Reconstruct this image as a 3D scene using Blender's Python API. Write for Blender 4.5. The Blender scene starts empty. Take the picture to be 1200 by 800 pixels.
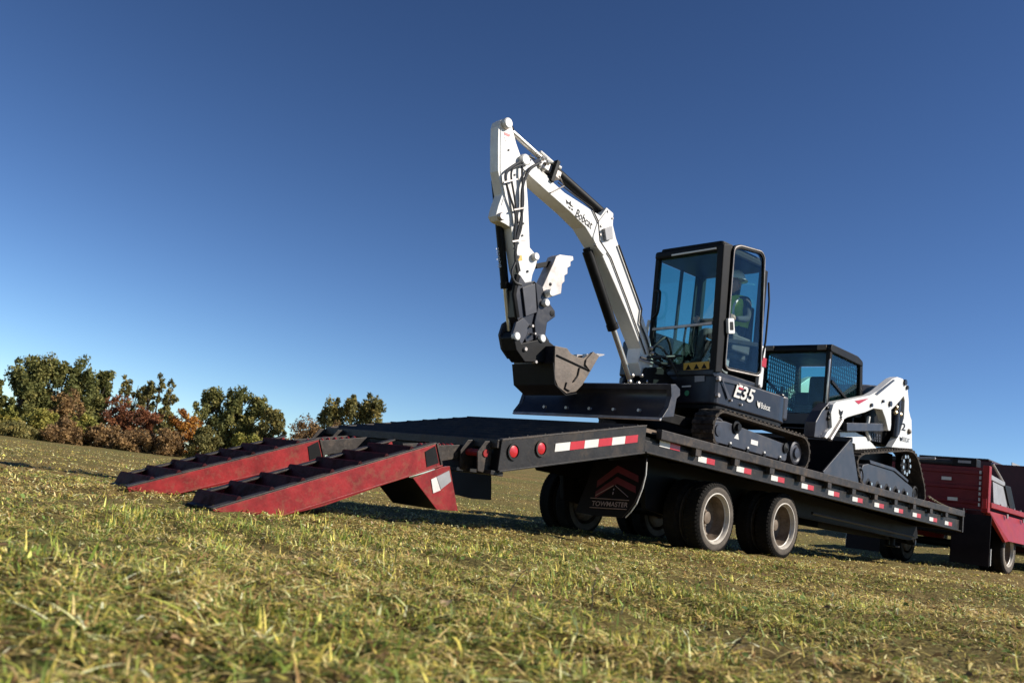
import bpy, bmesh, math, random
import numpy as np
from mathutils import Vector, Matrix
random.seed(7); rng = np.random.default_rng(11)
R = math.radians
scene = bpy.context.scene
C = scene.collection

# ------------------------------------------------------------------ camera
# trailer frame: u = forward along the trailer, v = towards the camera side, z = up.  World = (u, -v, z)
FPX, CX, CY = 1080., 600., 400.
roll = math.atan(.14); pitch = math.atan(192*math.cos(roll)/FPX); AZ = R(44.956)
CAM = np.array([-9.351, 6.870, 0.194])
def _b(x, y, z):   # camera-heading frame -> trailer frame
    return np.array([x*math.sin(AZ)+y*math.cos(AZ), x*math.cos(AZ)-y*math.sin(AZ), z])
_F = _b(0, math.cos(pitch), math.sin(pitch)); _U0 = _b(0, -math.sin(pitch), math.cos(pitch)); _R0 = _b(1, 0, 0)
cR = _R0*math.cos(roll)+_U0*math.sin(roll); cU = -_R0*math.sin(roll)+_U0*math.cos(roll)
def W(p): return Vector((p[0], -p[1], p[2]))
def ray(x, y): return (x-CX)/FPX*cR-(y-CY)/FPX*cU+_F
cam_d = bpy.data.cameras.new('camera'); cam = bpy.data.objects.new('camera', cam_d); C.objects.link(cam)
m = Matrix((W(cR), W(cU), -W(_F))).transposed().to_4x4(); m.translation = W(CAM); cam.matrix_world = m
cam_d.sensor_width = 36; cam_d.lens = FPX/1200*36; cam_d.clip_start = .05; cam_d.clip_end = 5000
cam_d.dof.use_dof = True; cam_d.dof.focus_distance = 9.5; cam_d.dof.aperture_fstop = 3.8
scene.camera = cam

# ------------------------------------------------------------------ sky, sun, exposure
SUN_EL = R(34); sa = R(35)
sun_dir = Vector((math.sin(sa)*math.cos(SUN_EL), -math.cos(sa)*math.cos(SUN_EL), math.sin(SUN_EL)))
wd = bpy.data.worlds.new('World'); scene.world = wd; wd.use_nodes = True
nt = wd.node_tree; bg = nt.nodes['Background']; sk = nt.nodes.new('ShaderNodeTexSky')
sk.sky_type = 'NISHITA'; sk.sun_disc = False; sk.sun_elevation = SUN_EL
sk.sun_rotation = math.atan2(sun_dir.x, sun_dir.y); sk.altitude = 2200; sk.air_density = 1.0; sk.dust_density = 0; sk.ozone_density = 2.2
gm = nt.nodes.new('ShaderNodeGamma'); gm.inputs[1].default_value = 1.5   # contrast of a deep autumn sky
nt.links.new(sk.outputs[0], gm.inputs[0]); nt.links.new(gm.outputs[0], bg.inputs[0]); bg.inputs[1].default_value = .034
sd = bpy.data.lights.new('sun', 'SUN'); sd.energy = 5.0; sd.angle = R(.5); sd.color = (1, .93, .83)
so = bpy.data.objects.new('sun', sd); C.objects.link(so); so.rotation_euler = (-sun_dir).to_track_quat('-Z', 'Y').to_euler()
scene.view_settings.view_transform = 'Standard'; scene.view_settings.look = 'None'
scene.view_settings.exposure = .6; scene.view_settings.gamma = 1; scene.view_settings.use_curve_mapping = False

# ------------------------------------------------------------------ unprojection helpers
class Frame:
    def __init__(s, u0=0, v0=0, deg=0):
        r = R(deg); s.t = np.array([math.cos(r), math.sin(r), 0]); s.n = np.array([-math.sin(r), math.cos(r), 0]); s.o = np.array([u0, v0, 0.])
    def pt(s, p, q, z): return s.o+s.t*p+s.n*q+np.array([0, 0, z])
    def on_q(s, x, y, q):
        d = ray(x, y); k = ((s.o+s.n*q-CAM)@s.n)/(d@s.n); w = CAM+d*k
        return float((w-s.o)@s.t), float(w[2])
    def on_p(s, x, y, p):
        d = ray(x, y); k = ((s.o+s.t*p-CAM)@s.t)/(d@s.t); w = CAM+d*k
        return float((w-s.o)@s.n), float(w[2])
    def prof(s, q, px): return [s.on_q(x, y, q) for x, y in px]
T0 = Frame(); H = Frame(1.5, 0, 5)

GA, GB, GC = .0209, .0040, -.0215
_ph = rng.uniform(0, 6.28, 40); _an = rng.uniform(0, 6.28, 40)
_ra, _rb = ray(440, 570), ray(1500, 720)
_a0 = math.atan2(_ra[1], _ra[0]); _a1 = math.atan2(_rb[1], _rb[0])+.5
def G(u, v):
    u = np.asarray(u, float); v = np.asarray(v, float)
    z = GA*u+GB*v+GC
    for i, (wl, a) in enumerate([(6.5, .022), (4.1, .016), (2.3, .011), (1.3, .007), (.8, .006), (.47, .006), (.33, .007), (.21, .006), (.13, .0045)]):
        for j in range(2):
            k = 6.283/wl; an = _an[i*2+j]
            z = z+a*.7*np.sin(k*(u*math.cos(an)+v*math.sin(an))+_ph[i*2+j])
    # the field climbs gently behind the trailer
    du, dv = u-CAM[0], v-CAM[1]; dist = np.hypot(du, dv); a = np.arctan2(dv, du)
    w = np.clip((a-_a0)/.12, 0, 1); w = w*w*(3-2*w); w2 = np.clip((_a1-a)/.5, 0, 1); far = np.clip(dist-24, 0, 150)
    return z+w*w2*far*.040

# ------------------------------------------------------------------ materials
def mat(name, col, rough=.5, metal=0., var=.25, nscale=6., bump=0., bscale=60., dirt=None, dirt_amt=.4, spec=.5, col2=None, coat=0., dscale=3.):
    mt = bpy.data.materials.new(name); mt.use_nodes = True; nt = mt.node_tree; b = nt.nodes['Principled BSDF']
    b.inputs['Roughness'].default_value = rough; b.inputs['Metallic'].default_value = metal; b.inputs['Specular IOR Level'].default_value = spec
    b.inputs['Coat Weight'].default_value = coat
    tc = nt.nodes.new('ShaderNodeTexCoord'); no = nt.nodes.new('ShaderNodeTexNoise'); no.inputs['Scale'].default_value = nscale
    no.inputs['Detail'].default_value = 8; no.inputs['Roughness'].default_value = .65
    nt.links.new(tc.outputs['Object'], no.inputs['Vector'])
    cr = nt.nodes.new('ShaderNodeValToRGB'); e = cr.color_ramp.elements
    c2 = col2 or tuple(min(1, c*(1+var)) for c in col)
    e[0].position = .3; e[0].color = (*[c*(1-var) for c in col], 1); e[1].position = .7; e[1].color = (*c2, 1)
    nt.links.new(no.outputs['Fac'], cr.inputs['Fac']); out = cr.outputs['Color']
    if dirt:
        n2 = nt.nodes.new('ShaderNodeTexNoise'); n2.inputs['Scale'].default_value = dscale; n2.inputs['Detail'].default_value = 12; n2.inputs['Roughness'].default_value = .75
        nt.links.new(tc.outputs['Object'], n2.inputs['Vector'])
        r2 = nt.nodes.new('ShaderNodeValToRGB'); r2.color_ramp.elements[0].position = .5; r2.color_ramp.elements[1].position = .72
        r2.color_ramp.elements[1].color = (dirt_amt,)*3+(1,)
        nt.links.new(n2.outputs['Fac'], r2.inputs['Fac'])
        mx = nt.nodes.new('ShaderNodeMix'); mx.data_type = 'RGBA'
        nt.links.new(r2.outputs['Color'], mx.inputs['Factor']); nt.links.new(out, mx.inputs['A']); mx.inputs['B'].default_value = (*dirt, 1)
        out = mx.outputs['Result']
        ma = nt.nodes.new('ShaderNodeMath'); ma.operation = 'MULTIPLY_ADD'; ma.inputs[1].default_value = .5; ma.inputs[2].default_value = rough; ma.use_clamp = True
        nt.links.new(r2.outputs['Color'], ma.inputs[0]); nt.links.new(ma.outputs[0], b.inputs['Roughness'])
    nt.links.new(out, b.inputs['Base Color'])
    if bump:
        n3 = nt.nodes.new('ShaderNodeTexNoise'); n3.inputs['Scale'].default_value = bscale; n3.inputs['Detail'].default_value = 6
        nt.links.new(tc.outputs['Object'], n3.inputs['Vector'])
        bp = nt.nodes.new('ShaderNodeBump'); bp.inputs['Strength'].default_value = bump; bp.inputs['Distance'].default_value = .01
        nt.links.new(n3.outputs['Fac'], bp.inputs['Height']); nt.links.new(bp.outputs['Normal'], b.inputs['Normal'])
    return mt
def glass_mat(name, tint, rough=.02, keep=.75):
    mt = bpy.data.materials.new(name); mt.use_nodes = True; nt = mt.node_tree; nt.nodes.clear()
    o = nt.nodes.new('ShaderNodeOutputMaterial'); tr = nt.nodes.new('ShaderNodeBsdfTransparent'); gl = nt.nodes.new('ShaderNodeBsdfGlossy')
    tr.inputs['Color'].default_value = (*tint, 1); gl.inputs['Roughness'].default_value = rough; gl.inputs['Color'].default_value = (.8, .9, .95, 1)
    lw = nt.nodes.new('ShaderNodeLayerWeight'); lw.inputs['Blend'].default_value = .5
    pw = nt.nodes.new('ShaderNodeMath'); pw.operation = 'POWER'; pw.inputs[1].default_value = 5; nt.links.new(lw.outputs['Facing'], pw.inputs[0])
    no = nt.nodes.new('ShaderNodeTexNoise'); no.inputs['Scale'].default_value = 4; no.inputs['Detail'].default_value = 6
    mm = nt.nodes.new('ShaderNodeMath'); mm.operation = 'MULTIPLY_ADD'; mm.inputs[1].default_value = .03; mm.inputs[2].default_value = .008
    nt.links.new(no.outputs['Fac'], mm.inputs[0])
    ad = nt.nodes.new('ShaderNodeMath'); ad.operation = 'MULTIPLY_ADD'; ad.use_clamp = True; ad.inputs[1].default_value = .8
    nt.links.new(pw.outputs[0], ad.inputs[0]); nt.links.new(mm.outputs[0], ad.inputs[2])
    mx = nt.nodes.new('ShaderNodeMixShader'); nt.links.new(ad.outputs[0], mx.inputs[0]); nt.links.new(tr.outputs[0], mx.inputs[1]); nt.links.new(gl.outputs[0], mx.inputs[2])
    nt.links.new(mx.outputs[0], o.inputs['Surface']); return mt
M = {
 'white': mat('white_paint', (.66, .65, .62), .35, var=.06, nscale=3, dirt=(.34, .28, .22), dirt_amt=.4, dscale=6, coat=.2),
 'cream': mat('grey_white_decal', (.62, .62, .6), .5, var=.06),
 'charcoal': mat('charcoal_paint', (.011, .0107, .016), .33, var=.25, dirt=(.07, .06, .05), dirt_amt=.22, spec=.42),
 'slate': mat('slate_blue_paint', (.030, .031, .041), .40, var=.25, dirt=(.11, .095, .08), dirt_amt=.35, spec=.4),
 'black': mat('black_paint', (.005, .005, .0055), .5, var=.3, dirt=(.03, .026, .022), dirt_amt=.3, spec=.15),
 'deckblack': mat('worn_black_steel', (.015, .0135, .013), .5, var=.5, nscale=9, bump=.15, bscale=40, dirt=(.085, .062, .045), dirt_amt=.5, dscale=5, spec=.25),
 'railworn': mat('worn_rail_steel', (.030, .025, .022), .5, var=.5, nscale=12, bump=.25, bscale=30, dirt=(.14, .10, .07), dirt_amt=.6, dscale=7, spec=.25),
 'red': mat('weathered_red_paint', (.205, .014, .015), .45, spec=.22, var=.4, nscale=7, bump=.15, bscale=35, dirt=(.17, .065, .035), dirt_amt=.85, dscale=13),
 'cleatred': mat('scuffed_shaded_red', (.036, .005, .007), .6, var=.6, nscale=8, bump=.2, bscale=30, dirt=(.012, .009, .008), dirt_amt=.85, dscale=6, spec=.1),  # shade of the cleats' rear faces painted in, over dirt and scuffs
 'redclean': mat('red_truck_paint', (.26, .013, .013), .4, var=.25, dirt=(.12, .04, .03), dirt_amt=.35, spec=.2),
 'shadered': mat('shaded_red_tailgate', (.13, .008, .014), .45, var=.25, dirt=(.09, .035, .03), dirt_amt=.4, spec=.25),  # truck red with the tailgate's shade painted in
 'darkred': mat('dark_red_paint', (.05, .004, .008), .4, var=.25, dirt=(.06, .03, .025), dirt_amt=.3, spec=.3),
 'redplastic': mat('red_reflector', (.42, .015, .018), .3, var=.15),
 'whitetape': mat('white_reflector', (.60, .58, .54), .4, var=.12, dirt=(.3, .25, .2), dirt_amt=.5, dscale=12),
 'rubber': mat('tyre_rubber', (.085, .072, .06), .85, spec=.2, var=.3, nscale=10, bump=.25, bscale=80, dirt=(.21, .175, .135), dirt_amt=.65, dscale=4),
 'treadrubber': mat('shade_dark_tread_rubber', (.012, .011, .010), .85, var=.3, bump=.3, bscale=60, dirt=(.05, .04, .032), dirt_amt=.4, spec=.1),  # tread colour darkened to stand for the shade under the deck
 'trackrubber': mat('track_rubber', (.035, .03, .026), .8, spec=.15, var=.35, bump=.3, bscale=50, dirt=(.24, .19, .14), dirt_amt=.6, dscale=8),
 'rim': mat('rusty_rim_shaded', (.15, .115, .085), .55, metal=.1, var=.4, nscale=12, dirt=(.08, .05, .03), dirt_amt=.7, dscale=7, spec=.25),  # brown rim, darkened further for the shade inside the wheels
 'rimlip': mat('lit_rim_lip', (.46, .42, .36), .45, var=.2, nscale=12, dirt=(.2, .14, .09), dirt_amt=.5, dscale=9),  # lip coloured pale for the light it catches
 'steel': mat('bright_steel', (.55, .53, .5), .3, metal=.8, var=.15),
 'rawsteel': mat('raw_steel', (.38, .35, .33), .45, metal=.55, var=.3, nscale=8, dirt=(.2, .13, .09), dirt_amt=.4),
 'bucketsteel': mat('worn_bucket_steel', (.11, .085, .065), .55, metal=.2, var=.35, nscale=8, bump=.2, bscale=30, dirt=(.26, .2, .15), dirt_amt=.6),
 'hose': mat('black_hose', (.015, .015, .016), .5, var=.2),
 'glass': glass_mat('tinted_cab_glass', (.62, .88, .85)),
 'doorglass': glass_mat('dark_door_glass', (.84, .92, .91)),
 'clearglass': glass_mat('windscreen_glass', (.86, .97, .95)),
 'mudflap': mat('mud_flap_rubber', (.008, .005, .0065), .6, var=.3, dirt=(.03, .02, .018), dirt_amt=.3, spec=.15),
 'flapprint': mat('flap_print', (.13, .014, .024), .6, var=.3),
 'flapline': mat('flap_line', (.36, .26, .26), .6, var=.2),
 'yellow': mat('yellow_sticker', (.55, .33, .04), .5, var=.15),
 'vest': mat('hi_vis_vest', (.42, .60, .07), .8, var=.2),
 'hat': mat('hard_hat_shell', (.72, .76, .75), .3, var=.05),
 'skin': mat('skin', (.42, .24, .17), .55, var=.1),
 'shirt': mat('dark_shirt', (.045, .05, .06), .9, var=.3),
 'seat': mat('seat_vinyl', (.02, .02, .022), .6, var=.2),
 'bark': mat('bark', (.085, .065, .048), .9, var=.35, nscale=12, bump=.4, bscale=20),
 'wood': mat('oak_board', (.14, .10, .07), .8, var=.35, nscale=5, bump=.3, bscale=20),
 'chain': mat('gold_chain', (.42, .34, .22), .4, metal=.6, var=.25),
 'fabric': mat('black_tarp', (.014, .014, .016), .7, var=.3),
 'greydull': mat('dull_grey_panel', (.26, .26, .27), .5, var=.15),
 'lamp': mat('lamp_lens', (.6, .6, .62), .15, var=.1),
}

# ------------------------------------------------------------------ mesh building
class MB:
    def __init__(s): s.v = []; s.f = []
    def add(s, vs, fs):
        o = len(s.v); s.v += [tuple(map(float, p)) for p in vs]; s.f += [tuple(i+o for i in f) for f in fs]; return s
    def prism(s, A, B):
        n = len(A)
        return s.add(list(A)+list(B), [tuple(range(n)), tuple(range(2*n-1, n-1, -1))]+[(i, i+n, (i+1) % n+n, (i+1) % n) for i in range(n)])
    def pq(s, F, prof, q0, q1): return s.prism([F.pt(p, q0, z) for p, z in prof], [F.pt(p, q1, z) for p, z in prof])
    def plan(s, F, foot, z0, z1): return s.prism([F.pt(p, q, z0) for p, q in foot], [F.pt(p, q, z1) for p, q in foot])
    def box(s, F, p0, p1, q0, q1, z0, z1): return s.pq(F, [(p0, z0), (p1, z0), (p1, z1), (p0, z1)], q0, q1)
    def bar(s, a, b, w, h, up=(0, 0, 1)):
        a = np.array(a, float); b = np.array(b, float); d = b-a; d /= np.linalg.norm(d); up = np.array(up, float)
        x = np.cross(d, up)
        if np.linalg.norm(x) < 1e-3: x = np.cross(d, np.array([1., 0, 0]))
        x /= np.linalg.norm(x); y = np.cross(x, d)
        o = [x*w/2*i+y*h/2*j for i, j in ((-1, -1), (1, -1), (1, 1), (-1, 1))]
        return s.prism([a+k for k in o], [b+k for k in o])
    def tube(s, pts, r, seg=10, caps=True):
        P = [np.array(p, float) for p in pts]; n = len(P); rr = r if hasattr(r, '__len__') else [r]*n
        vs = []; prev = None
        for i in range(n):
            d = P[min(i+1, n-1)]-P[max(i-1, 0)]; d /= (np.linalg.norm(d)+1e-9)
            if prev is None:
                a = np.array([0, 0, 1.]) if abs(d[2]) < .9 else np.array([1., 0, 0]); x = np.cross(d, a)
            else: x = prev-d*(prev@d)
            x /= np.linalg.norm(x); prev = x; y = np.cross(d, x)
            vs += [P[i]+rr[i]*(x*math.cos(2*math.pi*k/seg)+y*math.sin(2*math.pi*k/seg)) for k in range(seg)]
        fs = [(i*seg+k, i*seg+(k+1) % seg, (i+1)*seg+(k+1) % seg, (i+1)*seg+k) for i in range(n-1) for k in range(seg)]
        if caps: fs += [tuple(range(seg-1, -1, -1)), tuple((n-1)*seg+k for k in range(seg))]
        return s.add(vs, fs)
    def cyl(s, a, b, r, seg=20): return s.tube([a, b], r, seg)
    def lathe(s, c, ax, prof, seg=40, closed=False):  # prof: (offset along axis, radius)
        c = np.array(c, float); ax = np.array(ax, float); ax /= np.linalg.norm(ax)
        a = np.array([0, 0, 1.]) if abs(ax[2]) < .9 else np.array([1., 0, 0]); x = np.cross(ax, a); x /= np.linalg.norm(x); y = np.cross(ax, x); n = len(prof)
        vs = [c+ax*o+r*(x*math.cos(2*math.pi*k/seg)+y*math.sin(2*math.pi*k/seg)) for o, r in prof for k in range(seg)]
        rng_ = range(n) if closed else range(n-1)
        fs = [(i*seg+k, i*seg+(k+1) % seg, ((i+1) % n)*seg+(k+1) % seg, ((i+1) % n)*seg+k) for i in rng_ for k in range(seg)]
        return s.add(vs, fs)
    def strip(s, F, prof, q0, q1, th, closed=False):   # a bent sheet of thickness th following an open profile
        n = len(prof); P = [np.array(p, float) for p in prof]; N = []
        for i in range(n):
            d = (P[(i+1) % n]-P[i-1]) if closed else P[min(i+1, n-1)]-P[max(i-1, 0)]
            d /= np.linalg.norm(d)+1e-9; N.append(np.array([-d[1], d[0]]))
        I = [P[i]+N[i]*th for i in range(n)]
        m = n if closed else n-1
        vs = [F.pt(p[0], q, p[1]) for q in (q0, q1) for L in (P, I) for p in L]; a, b, c, d = 0, n, 2*n, 3*n; fs = []
        for i in range(m):
            j = (i+1) % n
            fs += [(a+i, a+j, c+j, c+i), (b+j, b+i, d+i, d+j), (a+j, a+i, b+i, b+j), (c+i, c+j, d+j, d+i)]
        if not closed: fs += [(a, c, d, b), (a+n-1, b+n-1, d+n-1, c+n-1)]
        return s.add(vs, fs)
    def ball(s, c, r, seg=12, sc=(1, 1, 1)):
        c = np.array(c, float); vs = [c+np.array([0, 0, r*sc[2]])]; rings = seg//2
        for i in range(1, rings):
            t = math.pi*i/rings
            vs += [c+r*np.array([math.sin(t)*math.cos(2*math.pi*k/seg)*sc[0], math.sin(t)*math.sin(2*math.pi*k/seg)*sc[1], math.cos(t)*sc[2]]) for k in range(seg)]
        vs.append(c-np.array([0, 0, r*sc[2]])); fs = [(0, 1+k, 1+(k+1) % seg) for k in range(seg)]
        for i in range(rings-2): fs += [(1+i*seg+k, 1+(i+1)*seg+k, 1+(i+1)*seg+(k+1) % seg, 1+i*seg+(k+1) % seg) for k in range(seg)]
        L = len(vs)-1; fs += [(L, 1+(rings-2)*seg+(k+1) % seg, 1+(rings-2)*seg+k) for k in range(seg)]
        return s.add(vs, fs)
    def build(s, name, material, parent=None, bevel=0., smooth=False):
        base = parent.get('_base', (0, 0, 0)) if parent else (0, 0, 0)
        me = bpy.data.meshes.new(name); me.from_pydata([(p[0]-base[0], -p[1]+base[1], p[2]-base[2]) for p in s.v], [], s.f)
        bm = bmesh.new(); bm.from_mesh(me); bmesh.ops.recalc_face_normals(bm, faces=bm.faces); bm.to_mesh(me); bm.free()
        me.materials.append(material if not isinstance(material, str) else M[material])
        if smooth:
            me.polygons.foreach_set('use_smooth', [True]*len(me.polygons))
            try: me.set_sharp_from_angle(angle=R(38))
            except Exception: pass
        o = bpy.data.objects.new(name, me); C.objects.link(o)
        if parent: o.parent = parent; BASES[o.name] = base; o['_base'] = base
        if bevel:
            b = o.modifiers.new('bevel', 'BEVEL'); b.width = bevel; b.segments = 2; b.limit_method = 'ANGLE'; b.angle_limit = R(35)
        return o
BASES = {}
def thing(name, label, cat, base, group=None):
    o = bpy.data.objects.new(name, None); C.objects.link(o); o.location = W(base); o.empty_display_size = .2
    o['label'] = label; o['category'] = cat; o['_base'] = tuple(map(float, base))
    if group: o['group'] = group
    return o
def tag(o, label, cat, group=None):
    o['label'] = label; o['category'] = cat
    if group: o['group'] = group
    return o
def text(s, F, q, px0, px1, h, material, parent, name='lettering', depth=.003, shear=0., bold=0.):
    """flat lettering on the plane q of frame F, baseline from pixel px0 to pixel px1, cap height h"""
    cu = bpy.data.curves.new(name, 'FONT'); cu.body = s; cu.size = 1; cu.extrude = 0; cu.shear = shear; cu.offset = bold; cu.resolution_u = 3
    tmp = bpy.data.objects.new('tmp', cu); C.objects.link(tmp)
    me0 = bpy.data.meshes.new_from_object(tmp); bpy.data.objects.remove(tmp)
    co = np.array([v.co[:] for v in me0.vertices]); fs = [tuple(p.vertices) for p in me0.polygons]; bpy.data.meshes.remove(me0)
    x0, x1 = co[:, 0].min(), co[:, 0].max(); y1 = co[:, 1].max()
    a = np.array(F.on_q(*px0, q)); b = np.array(F.on_q(*px1, q)); d = b-a; L = np.linalg.norm(d); d /= L; e = np.array([-d[1], d[0]])
    mb = MB(); vs = []
    for c in co:
        w = a+d*(c[0]-x0)/(x1-x0)*L+e*c[1]/y1*h; vs.append(F.pt(w[0], q+depth, w[1]))
    mb.add(vs, fs); return mb.build(name, material, parent)
def smooth_poly(pts, k=2):
    for _ in range(k):
        n = len(pts); pts = [q for i in range(n) for q in ((.75*pts[i][0]+.25*pts[(i+1) % n][0], .75*pts[i][1]+.25*pts[(i+1) % n][1]), (.25*pts[i][0]+.75*pts[(i+1) % n][0], .25*pts[i][1]+.75*pts[(i+1) % n][1]))]
    return pts
def round_poly(pts, r=.06, n=4):
    """round the corners of a closed profile"""
    out = []; N = len(pts); P = [np.array(p, float) for p in pts]
    for i in range(N):
        a, b, c = P[i-1], P[i], P[(i+1) % N]; la = np.linalg.norm(a-b); lc = np.linalg.norm(c-b); k = min(r, la*.45, lc*.45)
        s0 = b+(a-b)/la*k; s1 = b+(c-b)/lc*k
        for j in range(n+1):
            t = j/n; out.append(tuple((1-t)**2*s0+2*t*(1-t)*b+t*t*s1))
    return out
def spline(pts, n=8):
    P = [np.array(p, float) for p in pts]; out = []
    for i in range(len(P)-1):
        p0, p1, p2, p3 = P[max(i-1, 0)], P[i], P[i+1], P[min(i+2, len(P)-1)]
        for j in range(n):
            t = j/n; out.append(.5*((2*p1)+(-p0+p2)*t+(2*p0-5*p1+4*p2-p3)*t*t+(-p0+3*p1-3*p2+p3)*t**3))
    out.append(P[-1]); return out

# ------------------------------------------------------------------ ground
def ground_material():
    mt = bpy.data.materials.new('field_soil_and_thatch'); mt.use_nodes = True; nt = mt.node_tree; b = nt.nodes['Principled BSDF']; b.inputs['Roughness'].default_value = .95; b.inputs['Specular IOR Level'].default_value = .1
    tc = nt.nodes.new('ShaderNodeTexCoord')
    def noise(sc, det=8, rough=.7):
        n = nt.nodes.new('ShaderNodeTexNoise'); n.inputs['Scale'].default_value = sc; n.inputs['Detail'].default_value = det; n.inputs['Roughness'].default_value = rough
        nt.links.new(tc.outputs['Object'], n.inputs['Vector']); return n
    def ramp(src, stops):
        r = nt.nodes.new('ShaderNodeValToRGB'); e = r.color_ramp.elements
        while len(e) < len(stops): e.new(.5)
        for i, (p, c) in enumerate(stops): e[i].position = p; e[i].color = (*c, 1)
        nt.links.new(src.outputs['Fac'], r.inputs['Fac']); return r
    fine = ramp(noise(55), [(.30, (.025, .018, .010)), (.45, (.105, .080, .040)), (.57, (.21, .18, .078)), (.74, (.46, .37, .19))])
    big = ramp(noise(.16, 5, .6), [(.38, (.80, .90, .62)), (.62, (1.2, 1.0, .82))])
    mx = nt.nodes.new('ShaderNodeMix'); mx.data_type = 'RGBA'; mx.blend_type = 'MULTIPLY'; mx.inputs['Factor'].default_value = 1
    nt.links.new(fine.outputs[0], mx.inputs['A']); nt.links.new(big.outputs[0], mx.inputs['B']); nt.links.new(mx.outputs['Result'], b.inputs['Base Color'])
    bp = nt.nodes.new('ShaderNodeBump'); bp.inputs['Strength'].default_value = .9; bp.inputs['Distance'].default_value = .02
    nt.links.new(noise(28, 10, .8).outputs['Fac'], bp.inputs['Height']); nt.links.new(bp.outputs['Normal'], b.inputs['Normal'])
    return mt
def make_ground():
    rad = np.concatenate([[0.0], np.geomspace(.25, 2500, 400)]); hd = math.atan2(_F[1], _F[0])
    ang = np.concatenate([hd+np.linspace(-.9, .9, 420), hd+np.linspace(.9, 2*math.pi-.9, 72)[1:-1]]); na = len(ang)
    vs = [(CAM[0], CAM[1], float(G(CAM[0], CAM[1])))]
    RR, AA = np.meshgrid(rad[1:], ang, indexing='ij'); U = CAM[0]+RR*np.cos(AA); V = CAM[1]+RR*np.sin(AA); Z = G(U, V)
    vs += list(zip(U.ravel(), V.ravel(), Z.ravel())); nr = len(rad)-1
    fs = [(0, 1+k, 1+(k+1) % na) for k in range(na)]
    fs += [(1+i*na+k, 1+(i+1)*na+k, 1+(i+1)*na+(k+1) % na, 1+i*na+(k+1) % na) for i in range(nr-1) for k in range(na)]
    me = bpy.data.meshes.new('ground'); me.from_pydata([(a, -b, c) for a, b, c in vs], [], fs)
    if me.polygons[5].normal.z < 0: me.flip_normals()
    me.polygons.foreach_set('use_smooth', [True]*len(me.polygons)); me.materials.append(ground_material())
    o = bpy.data.objects.new('ground', me); C.objects.link(o); o['kind'] = 'structure'; o['label'] = 'rough mown field of dry grass and thatch'
make_ground()
# ------------------------------------------------------------------ grass: real blades, thinning with distance
def vnoise(u, v, sc, seed):
    r = np.random.default_rng(seed); g = r.uniform(0, 1, (64, 64)); x = u/sc; y = v/sc; i = np.floor(x).astype(int); j = np.floor(y).astype(int); fx = x-i; fy = y-j
    fx = fx*fx*(3-2*fx); fy = fy*fy*(3-2*fy); a = lambda p, q: g[p % 64, q % 64]
    return a(i, j)*(1-fx)*(1-fy)+a(i+1, j)*fx*(1-fy)+a(i, j+1)*(1-fx)*fy+a(i+1, j+1)*fx*fy
def grass_material():
    mt = bpy.data.materials.new('grass_blades'); mt.use_nodes = True; nt = mt.node_tree; b = nt.nodes['Principled BSDF']; b.inputs['Roughness'].default_value = .6; b.inputs['Specular IOR Level'].default_value = .25
    at = nt.nodes.new('ShaderNodeAttribute'); at.attribute_name = 'blade_colour'; nt.links.new(at.outputs['Color'], b.inputs['Base Color'])
    tl = nt.nodes.new('ShaderNodeBsdfTranslucent'); nt.links.new(at.outputs['Color'], tl.inputs['Color']); mx = nt.nodes.new('ShaderNodeMixShader'); mx.inputs[0].default_value = .22
    out = nt.nodes['Material Output']; nt.links.new(b.outputs[0], mx.inputs[1]); nt.links.new(tl.outputs[0], mx.inputs[2]); nt.links.new(mx.outputs[0], out.inputs['Surface'])
    return mt
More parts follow.
